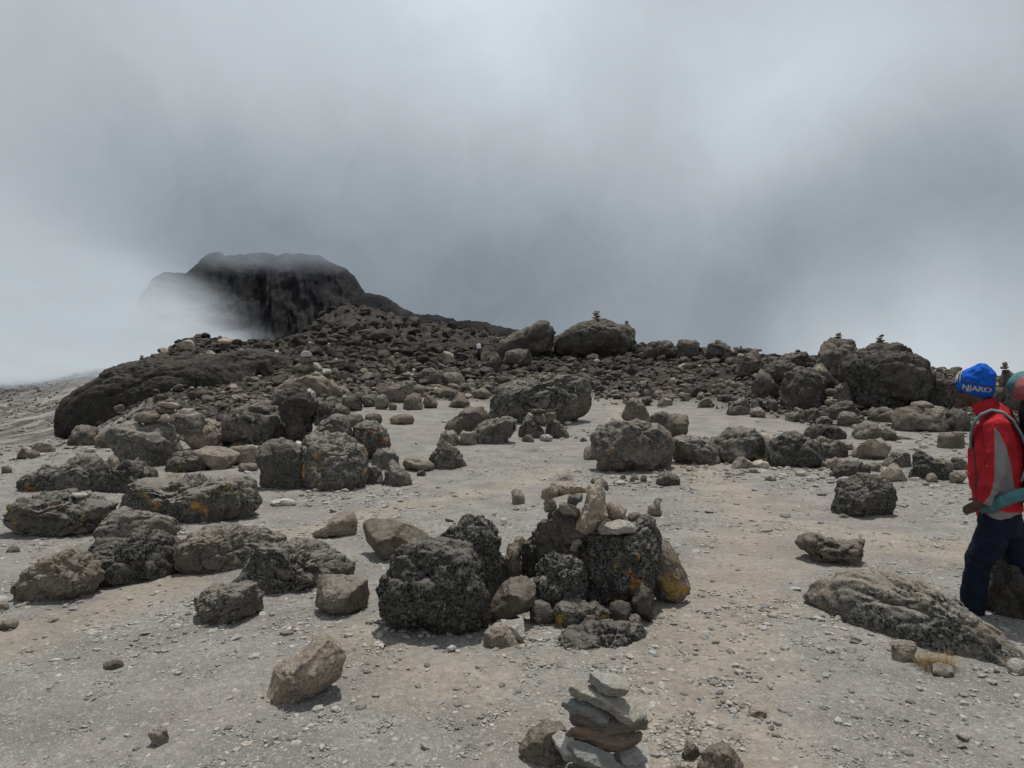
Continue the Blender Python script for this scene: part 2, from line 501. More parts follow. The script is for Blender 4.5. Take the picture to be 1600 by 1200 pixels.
def rock(label, spec, look=(.7, 0, .1, 1.0), shape='dome', name=None, key=None, Y=None, base=None, baseL=None, baseR=None,
         thick=.85, det=None, on=None, rough=1.0, cuts=6, box=.8, cat=None, group=None, sink=.09, seed=None, push=.38, flat=False):
    """one stone; spec is (left, top, right, bottom) in the photo or an outline"""
    ROCK_COUNT[0] += 1
    sd = seed if seed is not None else ROCK_COUNT[0] * 7 + 3
    rg = np.random.RandomState(sd)
    if len(spec) == 4 and not hasattr(spec[0], '__len__'):
        l, t, r, b = spec
        poly = [(l + (r - l) * a + rg.uniform(-.025, .025) * (r - l), b - (b - t) * c + rg.uniform(-.02, .02) * (b - t)) for a, c in TPL[shape]]
    else:
        poly = list(spec); l = min(p[0] for p in poly); r = max(p[0] for p in poly); t = min(p[1] for p in poly); b = max(p[1] for p in poly)
    w, hh = r - l, b - t
    cx, cy = (l + r) / 2, (t + b) / 2
    if Y is None:
        Y0 = gy(cx, base if base else b - .10 * hh)
        YL = gy(l, baseL - 4) if baseL else Y0
        YR = gy(r, baseR - 6) if baseR else Y0
        if baseL or baseR: Y0 = (YL + YR) / 2
        T = thick * math.sqrt(w * min(w, hh * 1.6)) / F * Y0 * .5
        Yc = Y0 + T * push
    else:
        T = thick * math.sqrt(w * min(w, hh * 1.6)) / F * Y * .5
        Yc = Y; YL = YR = Y
    if sink == 0 and base:      # a stone resting on another one: stand it over that one
        c_ = [(abs(q_[2] - base), q_) for q_ in REST if q_[0] - 5 <= cx <= q_[1] + 5 and abs(q_[2] - base) <= 13 and q_[5] < t + hh]
        if c_:
            q_ = min(c_, key=lambda z_: z_[0])[1]; Yc = q_[3] - .1 * q_[4] + (.3 - push) * .2 * q_[4]; YL = YR = Yc; T = min(T * Yc / max(Yc - 1e-6, .1), T)
    else:
        REST.append((l, r, b, Yc, T, t))
    if key: DEPTH[key] = (Yc, T)
    size = math.sqrt(w * hh) / F * Yc
    if det is None:
        det = 3 if w < 22 else (4 if w < 55 else 5)
        if w > 120 and b > 800: det = 6
    v, f = ico(det)
    v = v.copy()
    # facets
    if look[0] < .3 and det >= 4: cuts = cuts + 6
    for k in range(cuts):
        n = rg.normal(size=3); n[1] = -abs(n[1]) * 1.3 if k % 2 else n[1]
        n /= np.linalg.norm(n)
        if abs(n[1]) < .35: n[1] = -.5; n /= np.linalg.norm(n)
        c = rg.uniform(.60, .88) if look[0] > .3 else rg.uniform(.52, .78)
        d = v @ n - c
        v = v - np.outer(np.maximum(d, 0) * (.9 if look[0] > .3 else .99), n)
    ang = np.arctan2(-v[:, 2], v[:, 0])          # photo rows grow downwards
    rho = np.hypot(v[:, 0], v[:, 2])
    mx = np.hypot(v[:, 0], v[:, 2])
    R = radial(poly, cx, cy, ang)
    rb = np.clip(rho, 0, 1) ** box
    u = cx + np.cos(ang) * R * rb
    w_ = cy + np.sin(ang) * R * rb
    if sink: w_ = np.where(w_ > cy, cy + (w_ - cy) * (1 + sink * 2), w_)
    dep = np.sign(v[:, 1]) * np.abs(v[:, 1]) ** .9 * T
    tt = (u - l) / max(w, 1e-6)
    Yl = Yc + (tt - .5) * (YR - YL)
    X = (u - 800) / F * Yl; Z = CZ - (w_ - 600) / F * Yl; YY = Yl + dep
    P = np.stack([X, YY, Z], 1)
    C = P.mean(0)
    D = P - C; D /= np.linalg.norm(D, axis=1)[:, None] + 1e-9
    q = P / size
    amp = size * rough
    e = sd * .37
    dis = .14 * fbm(q * 1.7 + e, 3, 1) * (1 if look[0] > .3 else .6) + .055 * (ridged(q * 3.1 + e, 3, 9) - .35) * (1 if look[0] > .3 else .6)
    # broken chunks: rounded cells with creases between them
    for nc, am in ((9, .11), (45, .065), (170, .030)):
        if nc > 60 and det < 5: continue
        cs = rg.normal(size=(nc, 3)); cs /= np.linalg.norm(cs, axis=1)[:, None]
        vv = ico(det)[0] + .10 * np.stack([pn(q * 4 + e, 31), pn(q * 4 + e, 32), pn(q * 4 + e, 33)], 1)
        dd = 2 - 2 * (vv @ cs.T)
        dd = np.partition(np.maximum(dd, 0), 1, axis=1)[:, :2]
        f1 = np.sqrt(dd[:, 0]); f2 = np.sqrt(dd[:, 1]); rc = 2 / math.sqrt(nc)
        lum = np.clip((f2 - f1) / rc / .35, 0, 1)
        dis = dis + am * (np.sqrt(lum) - .75) * (1.0 if look[0] > .4 else .28)
    if det >= 4: dis = dis + .040 * fbm(q * 9 + e, 3, 15)
    if det >= 5:
        dis = dis + (.014 + .022 * look[0]) * ridged(q * 15 + e, 3, 19)
    if det >= 4 and look[0] < .3: dis = dis + .022 * ridged(q * 7 + e, 4, 29) + .012 * fbm(q * 24 + e, 2, 33)
    if det >= 7:
        dis = dis * .75 + .05 * ridged(q * 6 + e, 5, 41) + .03 * ridged(q * 26 + e, 3, 43) + .018 * ridged(q * 60 + e, 2, 45)
    if det >= 6:
        dis = dis + (.006 + .012 * look[0]) * ridged(q * 38 + e, 2, 23)
    P = P + D * (dis * amp * .72)[:, None]
    org = np.array([C[0], C[1], P[:, 2].min()])
    me = mesh_np(name or 'rock', P - org, f, not flat)
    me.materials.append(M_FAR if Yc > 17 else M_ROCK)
    if name is None:
        name = 'boulder' if max(w, hh) / F * Yc > .55 else 'rock'
    o = bpy.data.objects.new(name, me); o.location = org; o.color = look
    link(o)
    c_ = cat or name.replace('_', ' ')
    tag(o, label, c_, group)
    return o


LI = (.72, 0, .15, 1.08)      # crusted with lichen
LO = (.8, .74, .1, 1.0)    # and orange patches
LM = (.55, 0, .25, 1.0)     # half bare
BR = (.12, 0, .45, .9)      # brown bare
TA = (.0, 0, .95, 1.25)     # tan
DK = (.45, 0, .05, .75)     # dark lava
PA = (.0, 0, .6, 1.75)     # pale grey

# --- outcrop on the left spur
rock('huge dark lava outcrop with a rounded cliff end at the left of the hillside',
     [(112, 680), (111, 660), (115, 640), (124, 624), (145, 610), (178, 592), (220, 572), (265, 566), (310, 562), (350, 557), (400, 550), (440, 560), (480, 596), (470, 640), (430, 690), (300, 710), (180, 700)],
     (.6, 0, .0, .40), name='lava_outcrop', Y=43, thick=.8, det=7, rough=.45, cuts=0, box=.75, sink=0, group=None)

# --- left group, back to front
rock('small cracked dark boulder at the foot of the lava outcrop', (107, 666, 148, 699), LM, 'block')
rock('pale topped low rock right of the cracked boulder under the outcrop', (146, 674, 186, 703), (.35, 0, .6, 1), 'dome')
rock('reddish brown rubble rock far left on the flat', (24, 699, 60, 719), BR, 'slab')
rock('low brown rock behind the reddish one far left', (50, 689, 84, 709), (.3, 0, .4, 1), 'dome')
rock('tiny reddish stone at the left edge of the photo', (0, 727, 17, 741), BR, 'dome', name='rock')
rock('big grey boulder carrying loose stones on the left', (175, 661, 272, 735), LI, 'block', key='A4')
rock('brown stone with a nub lying on the big grey left boulder', (208, 642, 248, 664), (.05, 0, .7, 1), 'over', name='rock', base=728, push=.6, sink=0)
rock('tiny knob stone standing on the brown stone at left', (225, 635, 234, 646), (.05, 0, .7, 1), 'round', name='rock', base=727, push=1, sink=0)
rock('orange tan stone beside the brown nub stone at left', (247, 647, 273, 661), TA, 'slab', name='rock', base=727, push=1, sink=0)
rock('upper grey flat slab of the two lying stacked at left', (246, 628, 281, 639), (.3, 0, .3, 1.2), 'slab', name='flat_stone', base=726, push=1, sink=0)
rock('reddish flat slab just under the grey slab at left', (243, 637, 274, 650), (.1, 0, .3, .9), 'slab', name='flat_stone', base=726, push=1, sink=0)
rock('grey boulder behind the stacked slabs at left', (268, 640, 316, 675), LI, 'dome', base=716)
rock('light brown boulder with a white flat stone on top', (276, 655, 350, 708), (.25, .2, .7, 1), 'overR', key='A5')
rock('small white flat stone on the light brown boulder', (307, 654, 329, 662), PA, 'slab', name='flat_stone', base=701, push=.5, sink=0)
rock('wide rounded grey boulder left of the dark cairn pile', (334, 628, 458, 702), (.6, .15, .25, 1.1), 'dome', key='A6')
rock('small pink stone lying on the wide rounded grey boulder', (400, 627, 413, 633), (0, 0, .8, 1.2), 'slab', name='rock', base=700, push=.6, sink=0)
rock('lichen crusted slab tucked under the brown topped slab', (262, 706, 326, 740), LO, 'slab')
rock('long flat brown topped slab overhanging its shadow at left', (298, 699, 371, 737), (.3, 0, .55, .95), 'over', key='A7')
rock('flat topped light ledge stone right of the brown topped slab', (358, 695, 408, 730), (.3, 0, .55, 1.05), 'block')
rock('reddish flat stone under the ledge stone', (366, 722, 405, 738), BR, 'slab')
rock('round dark boulder with one orange spot at the far left', (33, 728, 97, 770), LO, 'dome')
rock('grey domed boulder right of the orange spotted one far left', (87, 712, 169, 770), LI, 'dome')
rock('dark wedge boulder between two left groups', (150, 718, 244, 774), (.8, 0, .1, .85), 'peakR')
rock('reddish stone wedged between the left boulders', (163, 711, 186, 732), BR, 'dome', base=740)
rock('large twin lobed boulder with orange and yellow lichen on the left',
     [(198, 788), (201, 764), (215, 750), (240, 747), (262, 752), (285, 744), (305, 745), (325, 755), (345, 747), (372, 748), (388, 760), (392, 785), (378, 805), (350, 815), (310, 825), (275, 822), (262, 800), (235, 797), (205, 798)],
     LO, key='A12', det=6, baseL=806, baseR=820)
rock('boulder with yellow lichen and flat stones on top lower left', (27, 772, 165, 842), (.7, .68, .2, 1.05), 'over', key='A13', det=6)
rock('white flat stone on the yellow lichen boulder', (108, 769, 136, 778), PA, 'slab', name='flat_stone', base=832, push=.7, sink=0)
rock('thin grey flat stone at the left of the yellow lichen boulder top', (52, 774, 77, 784), (.1, 0, .5, 1.1), 'slab', name='flat_stone', base=832, push=.7, sink=0)
rock('sloping grey boulder behind the wide brown footed one', [(143, 855), (146, 830), (165, 812), (185, 798), (220, 795), (245, 803), (275, 815), (279, 830), (265, 842), (210, 850), (170, 862)], LI, baseL=862, baseR=848, det=5)
rock('wide boulder with a pale brown foot lower left', [(140, 865), (150, 845), (185, 840), (205, 831), (235, 833), (262, 840), (278, 858), (276, 885), (262, 900), (225, 915), (180, 926), (150, 915), (140, 890)], (.8, .25, .3, 1), key='A15', det=6, baseL=926, baseR=905)
rock('rounded boulder with a tan side at the lower left edge', [(40, 930), (41, 905), (52, 885), (70, 868), (85, 866), (105, 858), (125, 868), (142, 880), (148, 900), (140, 918), (110, 936), (65, 944)], (.6, 0, .7, 1), det=6)
rock('long undercut boulder with a brown dusted back', [(278, 862), (286, 850), (305, 836), (330, 826), (360, 824), (410, 828), (441, 842), (438, 860), (400, 888), (370, 893), (330, 902), (300, 892), (286, 882)], (.7, 0, .35, 1), 'over', baseL=905, baseR=885, det=6)
rock('small dark stone left of the long undercut boulder', (276, 843, 302, 856), (.6, 0, .2, .8), 'dome', base=870)
rock('low mound like boulder sunk in the gravel beside the brown cube rock', [(376, 905), (390, 880), (412, 850), (440, 848), (480, 855), (520, 872), (552, 890), (548, 902), (500, 915), (470, 935), (430, 938), (395, 932)], LI, sink=.1, det=6, baseL=938, baseR=915)
rock('pointed grey boulder in front of the mound like one', [(302, 945), (310, 935), (335, 918), (365, 912), (395, 915), (406, 935), (402, 955), (370, 968), (340, 976), (310, 965)], (.65, 0, .3, 1), det=6)
rock('squarish brown bare rock beside the big lichen boulder', [(487, 930), (490, 910), (505, 903), (555, 901), (572, 910), (576, 935), (572, 955), (545, 969), (510, 965), (490, 950)], BR, det=5, rough=.8, name='rock')
rock('broken tan rock with a saddle shaped notch', [(479, 835), (480, 818), (487, 813), (498, 822), (507, 826), (513, 810), (530, 801), (550, 802), (556, 815), (554, 835), (540, 843), (520, 841), (500, 843), (485, 844)], (.0, 0, .75, .9), det=5, rough=.7, box=1.0, name='rock')
rock('smooth tan boulder sunk behind the big lichen boulder', [(560, 835), (563, 820), (580, 812), (610, 814), (650, 826), (672, 842), (665, 860), (640, 872), (615, 880), (590, 868), (566, 852)], (.05, 0, .72, .95), det=5, rough=.7)
rock('thin pale slab leaning on the big lichen boulder', (636, 841, 692, 858), (.05, 0, .8, 1.1), 'slab', name='flat_stone', base=905, push=.6, sink=0)
rock('biggest round lichen crusted boulder in the foreground',
     [(588, 945), (590, 915), (605, 888), (630, 865), (665, 850), (700, 848), (735, 855), (756, 875), (766, 915), (768, 950), (758, 980), (730, 992), (700, 1000), (670, 990), (640, 975), (605, 965)],
     (1.0, .35, .1, 1), key='A23', det=6, rough=.8)
rock('tall lichen crusted boulder leaning behind the biggest one',
     [(690, 850), (700, 830), (715, 820), (728, 805), (755, 804), (772, 815), (783, 845), (791, 885), (788, 915), (770, 940), (740, 940), (705, 900)], (.9, .25, .1, .95), key='A24', det=6, base=945)
rock('small dark round stone on the shoulder of the tall lichen boulder', (688, 830, 712, 850), (.5, 0, .1, .7), 'round', name='rock', base=940, sink=0, push=.5)
rock('large tan angular rock alone on the gravel in front',
     [(405, 1100), (412, 1070), (420, 1050), (455, 1025), (488, 998), (505, 995), (528, 1012), (538, 1030), (532, 1065), (510, 1082), (475, 1095), (445, 1113), (425, 1110)], (.0, 0, 1.0, 1.3), key='A25', det=6, rough=.55, cuts=9, box=.9)
rock('lone dark grey cobble on the gravel lower left', (158, 1028, 193, 1047), (.1, 0, .1, 1.2), 'dome', name='rock', rough=.5)
rock('thin dark slab lying flat near the left bottom', (232, 1133, 262, 1172), (.1, 0, .1, 1.2), 'slab', name='flat_stone', rough=.5, sink=.2)
rock('pale rock cluster stone left of the tan sided boulder', (15, 910, 42, 930), (.1, 0, .7, 1), 'dome', name='rock')
rock('grey stone cut off by the left edge', (-12, 940, 13, 955), (.1, 0, .4, 1.1), 'slab', name='rock')
rock('dark low stone at left edge on the trodden strip', (-8, 968, 30, 985), (.1, 0, .2, 1.0), 'slab', name='rock')
rock('red brown pebble sized rock below the yellow lichen boulder', (10, 853, 30, 865), BR, 'dome', name='rock')

# --- second group, centre left
rock('tan topped boulder carrying the white capped cairn', (430, 583, 536, 626), (.35, 0, .75, 1), 'dome', key='L1')
rock('lower brown stone of the white capped cairn', (458, 567, 494, 583), (.1, 0, .55, .9), 'block', name='rock', base=622, push=.6, sink=0)
rock('dark middle stone of the white capped cairn', (468, 557, 493, 569), (.2, 0, .2, .9), 'slab', name='rock', base=622, push=.6, sink=0)
rock('white cap stone on top of the left cairn', (469, 548, 490, 559), (0, 0, .7, 2.0), 'dome', name='rock', base=622, push=.6, sink=0)
rock('thin tilted slab right of the white capped cairn', [(489, 566), (497, 567), (506, 578), (500, 583), (490, 574)], (0, 0, .6, 1.7), name='flat_stone', base=622, push=.5, sink=0)
rock('second thin pale slab leaning further right of the left cairn', [(500, 575), (516, 577), (518, 582), (506, 590), (499, 582)], (0, 0, .6, 1.7), name='flat_stone', base=622, push=.5, sink=0)
rock('orange tan flat stone on the tan topped boulder', (500, 590, 522, 601), TA, 'slab', name='flat_stone', base=622, push=0, sink=0)
rock('small round stone on the orange tan flat stone', (508, 584, 519, 592), BR, 'round', name='rock', base=622, push=.2, sink=0)
rock('dark steep boulder under slanting slabs beside the tan topped boulder', [(440, 650), (441, 625), (450, 610), (470, 606), (488, 612), (497, 630), (490, 655), (480, 680), (456, 690), (446, 672)], (.7, .4, .05, .6), base=694, key='L3', det=5)
rock('pale oval stone at the left top of the dark steep boulder', (430, 607, 452, 621), (0, 0, .7, 1.1), 'slab', name='rock', base=690, push=.6, sink=0)
rock('tan flat stone at the middle top of the dark steep boulder', (448, 604, 478, 615), (0, 0, .8, 1.0), 'slab', name='flat_stone', base=690, push=.6, sink=0)
rock('dark knob stone standing on the tan flat stone', (460, 598, 471, 608), DK, 'round', name='rock', base=690, push=.7, sink=0)
rock('white pointed slab at the right top of the dark steep boulder', [(477, 612), (482, 606), (493, 612), (494, 622), (484, 626), (476, 620)], (0, 0, .6, 1.9), name='flat_stone', base=690, push=.4, sink=0)
rock('grey slanting slab hanging at the right of the dark steep boulder', [(475, 622), (490, 620), (497, 628), (486, 636), (472, 632)], (0, 0, .3, 1.1), name='flat_stone', base=690, push=.2, sink=0)
rock('dark oval stone under the pale oval stone', (424, 620, 450, 634), (.4, 0, .3, .8), 'slab', name='rock', base=692, push=.4, sink=0)
rock('round dark boulder right of the slanting slabs', (487, 627, 519, 664), (.6, 0, .1, .7), 'round', base=690)
rock('low boulder with a ridge behind the tallest orange spotted boulder', (470, 650, 556, 705), LI, 'peakR', base=722, push=.4)
rock('dark rounded boulder with orange lichen right of the ridge boulder', (543, 660, 611, 712), LO, 'dome', base=718)
rock('tallest boulder of the centre left group with orange spots', [(474, 720), (478, 700), (490, 680), (515, 673), (540, 676), (552, 692), (562, 700), (568, 730), (565, 760), (545, 773), (515, 765), (490, 755), (474, 740)], (.75, .72, .15, 1.05), key='L17', det=6, rough=.9)
rock('slanted dark faced boulder left of the tallest orange spotted one', [(404, 755), (404, 705), (415, 695), (445, 693), (475, 700), (480, 730), (478, 765), (455, 771), (430, 762)], (.7, .35, .1, .95), det=5)
rock('white sliver of stone behind the slanted dark boulder', [(459, 688), (466, 688), (478, 698), (474, 702), (463, 697)], (0, 0, .5, 2.0), name='flat_stone', base=745, push=.2, sink=0)
rock('small grey boulder leaning on the foot of the orange spotted one', (580, 702, 623, 736), LI, 'block')
rock('round rock touching the foot of the tallest boulder', (565, 729, 599, 759), LI, 'dome', name='rock')
rock('three sided grey rock at the right end of the centre left group', (594, 722, 644, 763), LI, 'peakL')
rock('low pale topped rock beside the lone dark egg boulder', (628, 714, 680, 738), (.5, 0, .6, 1), 'slab', name='rock')
rock('lone dark egg shaped boulder on the bare flat', (673, 687, 729, 736), (.75, 0, .1, .9), 'peakL')
rock('small dark cobble before the lone egg boulder', (651, 735, 666, 745), DK, 'dome', name='rock')
rock('flat pale slab sunk flush in the gravel', (418, 779, 464, 792), PA, 'slab', name='flat_stone', rough=.4)
rock('pale stone at the right foot of the twin lobed boulder', (370, 793, 396, 808), (.0, 0, .5, 1.1), 'slab', name='rock')
# behind it, small rounded stones
smalls = [
    ('small grey boulder right of the dark round one', (520, 634, 546, 657)),
    ('round grey rock first in the row toward the flat', (534, 616, 567, 645)),
    ('round rock second in the row toward the flat', (567, 616, 589, 638)),
    ('round rock third in the row toward the flat', (586, 617, 607, 642)),
    ('little bluish stone at the right end of the round row', (606, 630, 620, 642)),
    ('low dark oval rock in front of the round row', (534, 647, 567, 668)),
    ('low brown oval rock beside the yellowish one', (567, 646, 598, 664)),
]
for lb, s in smalls: rock(lb, s, LM if 'brown' not in lb else BR, 'round')
rock('yellowish oval rock alone on the edge of the flat', (607, 645, 649, 665), (.05, .2, 1, .85), 'slab', name='rock')
rock('tiny twin cairn stone on the first round row rock', (552, 613, 567, 622), TA, 'round', name='rock', base=644, sink=0)
rock('tiny upper cairn stone above the first round row rock', (553, 606, 561, 614), TA, 'round', name='rock', base=644, sink=0)
rock('boulder with overhang under the brown layered cairn', (590, 595, 662, 632), (.4, 0, .3, .9), 'over', key='L10')
rock('tan rounded boulder at the edge of the flat left of centre', (628, 614, 661, 643), (.1, 0, .7, .9), 'block', name='rock')
rock('brown rounded rock right of the tan rounded one', (659, 618, 684, 640), BR, 'dome')
rock('tan streaked boulder behind the brown pyramid boulder', (684, 604, 717, 626), (.1, 0, .7, .85), 'dome')
rock('low tan boulder just behind the brown pyramid boulder', (699, 614, 739, 640), (.1, 0, .65, .9), 'dome')
rock('oval tan rock left of the huge round boulder', (735, 606, 766, 625), (.1, 0, .6, .9), 'round')
rock('dark boulder uphill left of the round grey one', (650, 576, 688, 604), DK, 'dome')
rock('round grey boulder uphill of the pyramid boulder', (686, 581, 726, 608), (.3, 0, .25, .9), 'round')
rock('brown rock in the field above the tan rounded boulder', (662, 603, 684, 618), BR, 'block')

# --- middle group
rock('huge humped boulder in the middle of the photo', [(764, 650), (766, 625), (775, 607), (800, 595), (825, 588), (850, 583), (880, 585), (905, 597), (918, 612), (919, 635), (905, 655), (885, 668), (850, 664), (800, 660)], (.75, .1, .2, .95), key='M1', det=6, rough=.8)
rock('dark oval stone on the upper left back of the huge humped boulder', (777, 588, 797, 600), DK, 'round', name='rock', base=650)
rock('brown pyramid shaped boulder left of the huge humped one', [(690, 668), (700, 655), (715, 640), (725, 632), (750, 633), (768, 645), (772, 665), (755, 682), (720, 684), (697, 680)], (.1, 0, .3, .8), det=5)
rock('tilted slab like boulder before the huge humped one', [(738, 672), (745, 663), (775, 656), (795, 650), (808, 656), (805, 672), (790, 688), (770, 696), (745, 694), (738, 685)], LI, det=5)
rock('low rock left of the pale cube stone', (684, 673, 721, 698), LM, 'dome', name='rock')
rock('pale cube like stone beside the tilted slab boulder', (719, 672, 747, 698), (.1, 0, .4, 1.0), 'block', name='rock')
rock('left dark stone holding up the small pile', (811, 652, 854, 687), LI, 'peakL', key='M9')
rock('right dark stone holding up the small pile', (851, 654, 891, 688), LI, 'peakL')
rock('brown upright stone in the middle of the small pile', (831, 645, 854, 667), (.1, 0, .45, .9), 'block', name='rock', base=684, sink=0, push=0)
rock('speckled pinkish stone at the right of the small pile', (851, 644, 871, 663), (.3, 0, .6, 1.05), 'block', name='rock', base=684, sink=0, push=.2)
rock('flat cap stone on top of the small pile', (829, 638, 854, 647), (.1, 0, .5, .95), 'slab', name='flat_stone', base=684, sink=0, push=.4)
rock('white edged stone at the left of the small pile', (822, 644, 835, 654), PA, 'slab', name='rock', base=684, sink=0, push=.4)
rock('small reddish stone at the left foot of the small pile', (815, 679, 835, 692), BR, 'dome', name='rock')
rock('small whitish stone at the foot of the small pile', (843, 678, 865, 691), PA, 'slab', name='rock')
rock('tiny cobble alone on the sand right of the small pile', (906, 683, 918, 691), BR, 'dome', name='rock')
rock('reddish cube rock touching the square boulder', (911, 695, 932, 721), BR, 'block', name='rock')
rock('square shouldered boulder with orange streaks beside the path', [(930, 705), (932, 685), (945, 668), (965, 658), (1000, 656), (1030, 660), (1045, 680), (1051, 705), (1045, 728), (1020, 742), (985, 745), (950, 735), (934, 722)], (.65, .6, .2, 1.1), key='M14', det=6, rough=.8)
rock('pointed dark stone standing on the square shouldered boulder', [(971, 650), (973, 638), (980, 630), (986, 622), (994, 628), (997, 645), (993, 655), (978, 656)], (.4, 0, .3, .9), name='rock', base=740, sink=0, push=.9)
rock('curved horn like stone beside the pointed dark stone', [(974, 622), (977, 621), (983, 630), (982, 636), (977, 632)], (.1, 0, .4, 1.0), name='rock', base=740, sink=0, push=.9)
rock('grey rounded boulder behind the square shouldered one', (985, 628, 1014, 660), (.4, 0, .4, 1), 'dome', base=690)
rock('dark flat rubble stone behind the square boulder', (1008, 645, 1046, 682), (.6, 0, .1, .8), 'block', base=700)
rock('round two tone boulder right of the square one', (1038, 644, 1076, 681), (.6, 0, .6, 1), 'round', base=690)
rock('low lichen stone at the right foot of the square boulder', (1024, 736, 1061, 760), LI, 'dome', name='rock')
for k, (a, b, c, d) in enumerate([(984, 740, 998, 754), (1000, 742, 1012, 755), (968, 741, 980, 752)]):
    rock('small stone propping the underside of the square boulder', (a, b, c, d), (.1, 0, .4, .9), 'dome', name='rock', group='props under the square boulder')

# --- row of boulders right of the square one
rock('first boulder of the row, sloping to the right', [(1049, 700), (1053, 685), (1075, 679), (1105, 685), (1124, 700), (1127, 722), (1118, 729), (1085, 727), (1055, 715)], LI, det=5)
rock('second boulder of the row with brown back and dark front', [(1108, 700), (1112, 683), (1130, 672), (1160, 668), (1178, 673), (1192, 690), (1194, 712), (1180, 725), (1140, 727), (1120, 715)], (.75, 0, .45, .9), det=5)
rock('third boulder of the row, bushy round and dark', [(1201, 715), (1204, 695), (1218, 678), (1238, 671), (1262, 676), (1277, 690), (1280, 715), (1272, 732), (1240, 735), (1210, 731)], (.9, 0, .05, .9), det=5)
rock('tan stone wedged between second and third boulders of the row', (1183, 678, 1214, 702), TA, 'block', name='rock', base=712)
rock('low wedge stone before the second boulder of the row', (1143, 713, 1182, 735), (.3, 0, .5, 1.05), 'peakL', name='rock')
rock('pale flat stone at the foot of the row', (1174, 718, 1207, 734), PA, 'slab', name='rock')
rock('lumpy grey boulder right of the bushy one', (1258, 684, 1325, 718), LI, 'dome')
rock('dark flat boulder above the lumpy grey one', (1256, 664, 1323, 689), (.7, 0, .1, .8), 'dome')
rock('tan triangular stone right of the bushy boulder', (1290, 710, 1327, 738), (.05, 0, .95, .9), 'peakL', name='rock')
rock('dark crusted stone in front of the tan triangle', (1300, 721, 1362, 749), (.8, 0, .1, .8), 'dome')
rock('large pale block in the rubble heap on the right', [(1342, 712), (1343, 690), (1352, 682), (1380, 683), (1393, 700), (1390, 716), (1370, 722), (1350, 720)], (.15, 0, .7, .95), name='rock', rough=.7)
rock('lichen stone right of the large pale block', (1380, 703, 1424, 732), LI, 'peakR')
rock('dark rough boulder at the right end of the rubble heap', (1420, 706, 1479, 753), (.9, 0, .05, .8), 'peakL')
rock('light grey flat stone at the front of the rubble heap', (1374, 724, 1421, 755), (.1, 0, .5, 1.15), 'peakR', name='rock')
rock('grey stone left of the hiker behind the dark boulder', (1458, 716, 1490, 739), LM, 'dome', name='rock')
rock('small stone just before the hiker chest', (1487, 714, 1510, 736), LM, 'block', name='rock')
rock('pale stone touching the hiker front', (1481, 736, 1511, 758), (.05, 0, .6, 1.1), 'slab', name='rock')
rock('brown boulder behind the hiker chest', (1468, 674, 1510, 703), (.3, 0, .3, .85), 'block')
for k, (a, b, c, d) in enumerate([(1330, 700, 1350, 716), (1322, 728, 1340, 742), (1352, 722, 1376, 738), (1394, 716, 1410, 728), (1275, 716, 1294, 732), (1448, 738, 1466, 756), (1312, 690, 1336, 704), (1340, 738, 1358, 750)]):
    rock('small mixed stone packed into the right rubble heap', (a, b, c, d), [(.2, 0, .5, 1), (.4, 0, .3, .9), (0, 0, .8, 1)][k % 3], ['dome', 'peakL', 'slab'][k % 3], name='rock', group='rubble heap stones')
rock('long low boulder with a slab on top left of the hiker', (1397, 635, 1479, 677), (.4, 0, .35, .9), 'block', key='M33', det=5)
rock('brown slab resting on the long low boulder', (1421, 626, 1464, 640), (.1, 0, .4, 1), 'slab', name='flat_stone', base=664, sink=0)
rock('rounded rock left of the long low boulder', (1361, 636, 1402, 661), LM, 'dome')
rock('grey rock mound above the large pale block', (1333, 659, 1384, 688), (.5, 0, .35, .95), 'dome')
rock('reddish rock beside the grey rock mound', (1376, 667, 1405, 691), BR, 'peakL', name='rock')
rock('square dark rock below the stacked oval stones', (1310, 644, 1342, 668), LM, 'block')
rock('small rock left of the square dark rock', (1274, 651, 1302, 668), LM, 'dome', name='rock')
rock('dark boulder behind the hiker chin', (1474, 638, 1516, 678), (.5, 0, .1, .8), 'dome')

# --- right skyline group
rock('big dark boulder on the skyline under the yellowish tipped cairn', [(1273, 575), (1275, 553), (1290, 538), (1305, 532), (1325, 533), (1338, 545), (1346, 562), (1345, 580), (1325, 595), (1290, 594)], (.5, .2, .1, .75), key='M44', base=604, det=5, cuts=2)
rock('largest dome shaped boulder on the right skyline', [(1322, 590), (1324, 572), (1338, 555), (1365, 543), (1390, 542), (1418, 555), (1435, 568), (1447, 590), (1448, 615), (1440, 632), (1400, 640), (1350, 634), (1328, 618)], (.6, .3, .1, .8), key='M45', base=640, det=6, cuts=1, rough=.75)
rock('striped round boulder left below the two cairn boulders', [(1222, 625), (1223, 600), (1232, 582), (1250, 574), (1270, 576), (1285, 590), (1291, 615), (1285, 637), (1255, 645), (1230, 640)], (.6, .1, .15, .85), key='M40', det=5, cuts=2, rough=.8)
rock('boulder with a tan stone on its shoulder behind the striped one', (1260, 568, 1308, 612), (.3, 0, .25, .8), 'dome', base=622)
rock('tan stone on the shoulder behind the striped boulder', (1271, 572, 1286, 583), TA, 'dome', name='rock', base=626, sink=0)
rock('grey boulder over the stacked oval stones', (1303, 597, 1341, 630), (.5, 0, .2, .85), 'dome', base=640)
rock('upper oval stone beside the striped boulder', (1290, 606, 1308, 616), (.1, 0, .6, 1), 'slab', name='rock', base=642)
rock('lower tan oval stone beside the striped boulder', (1288, 622, 1312, 633), TA, 'slab', name='rock', base=648)
rock('dark boulder right of the stacked oval stones', (1286, 625, 1345, 657), (.5, 0, .15, .8), 'peakR')
rock('boulder with a small cairn left of the hiker hat', (1444, 585, 1502, 640), (.5, 0, .15, .8), 'dome', key='M46', base=638)
rock('flat topped skyline boulder left of the cairn boulder', (1213, 551, 1277, 585), DK, 'dome', key='M47', base=595)
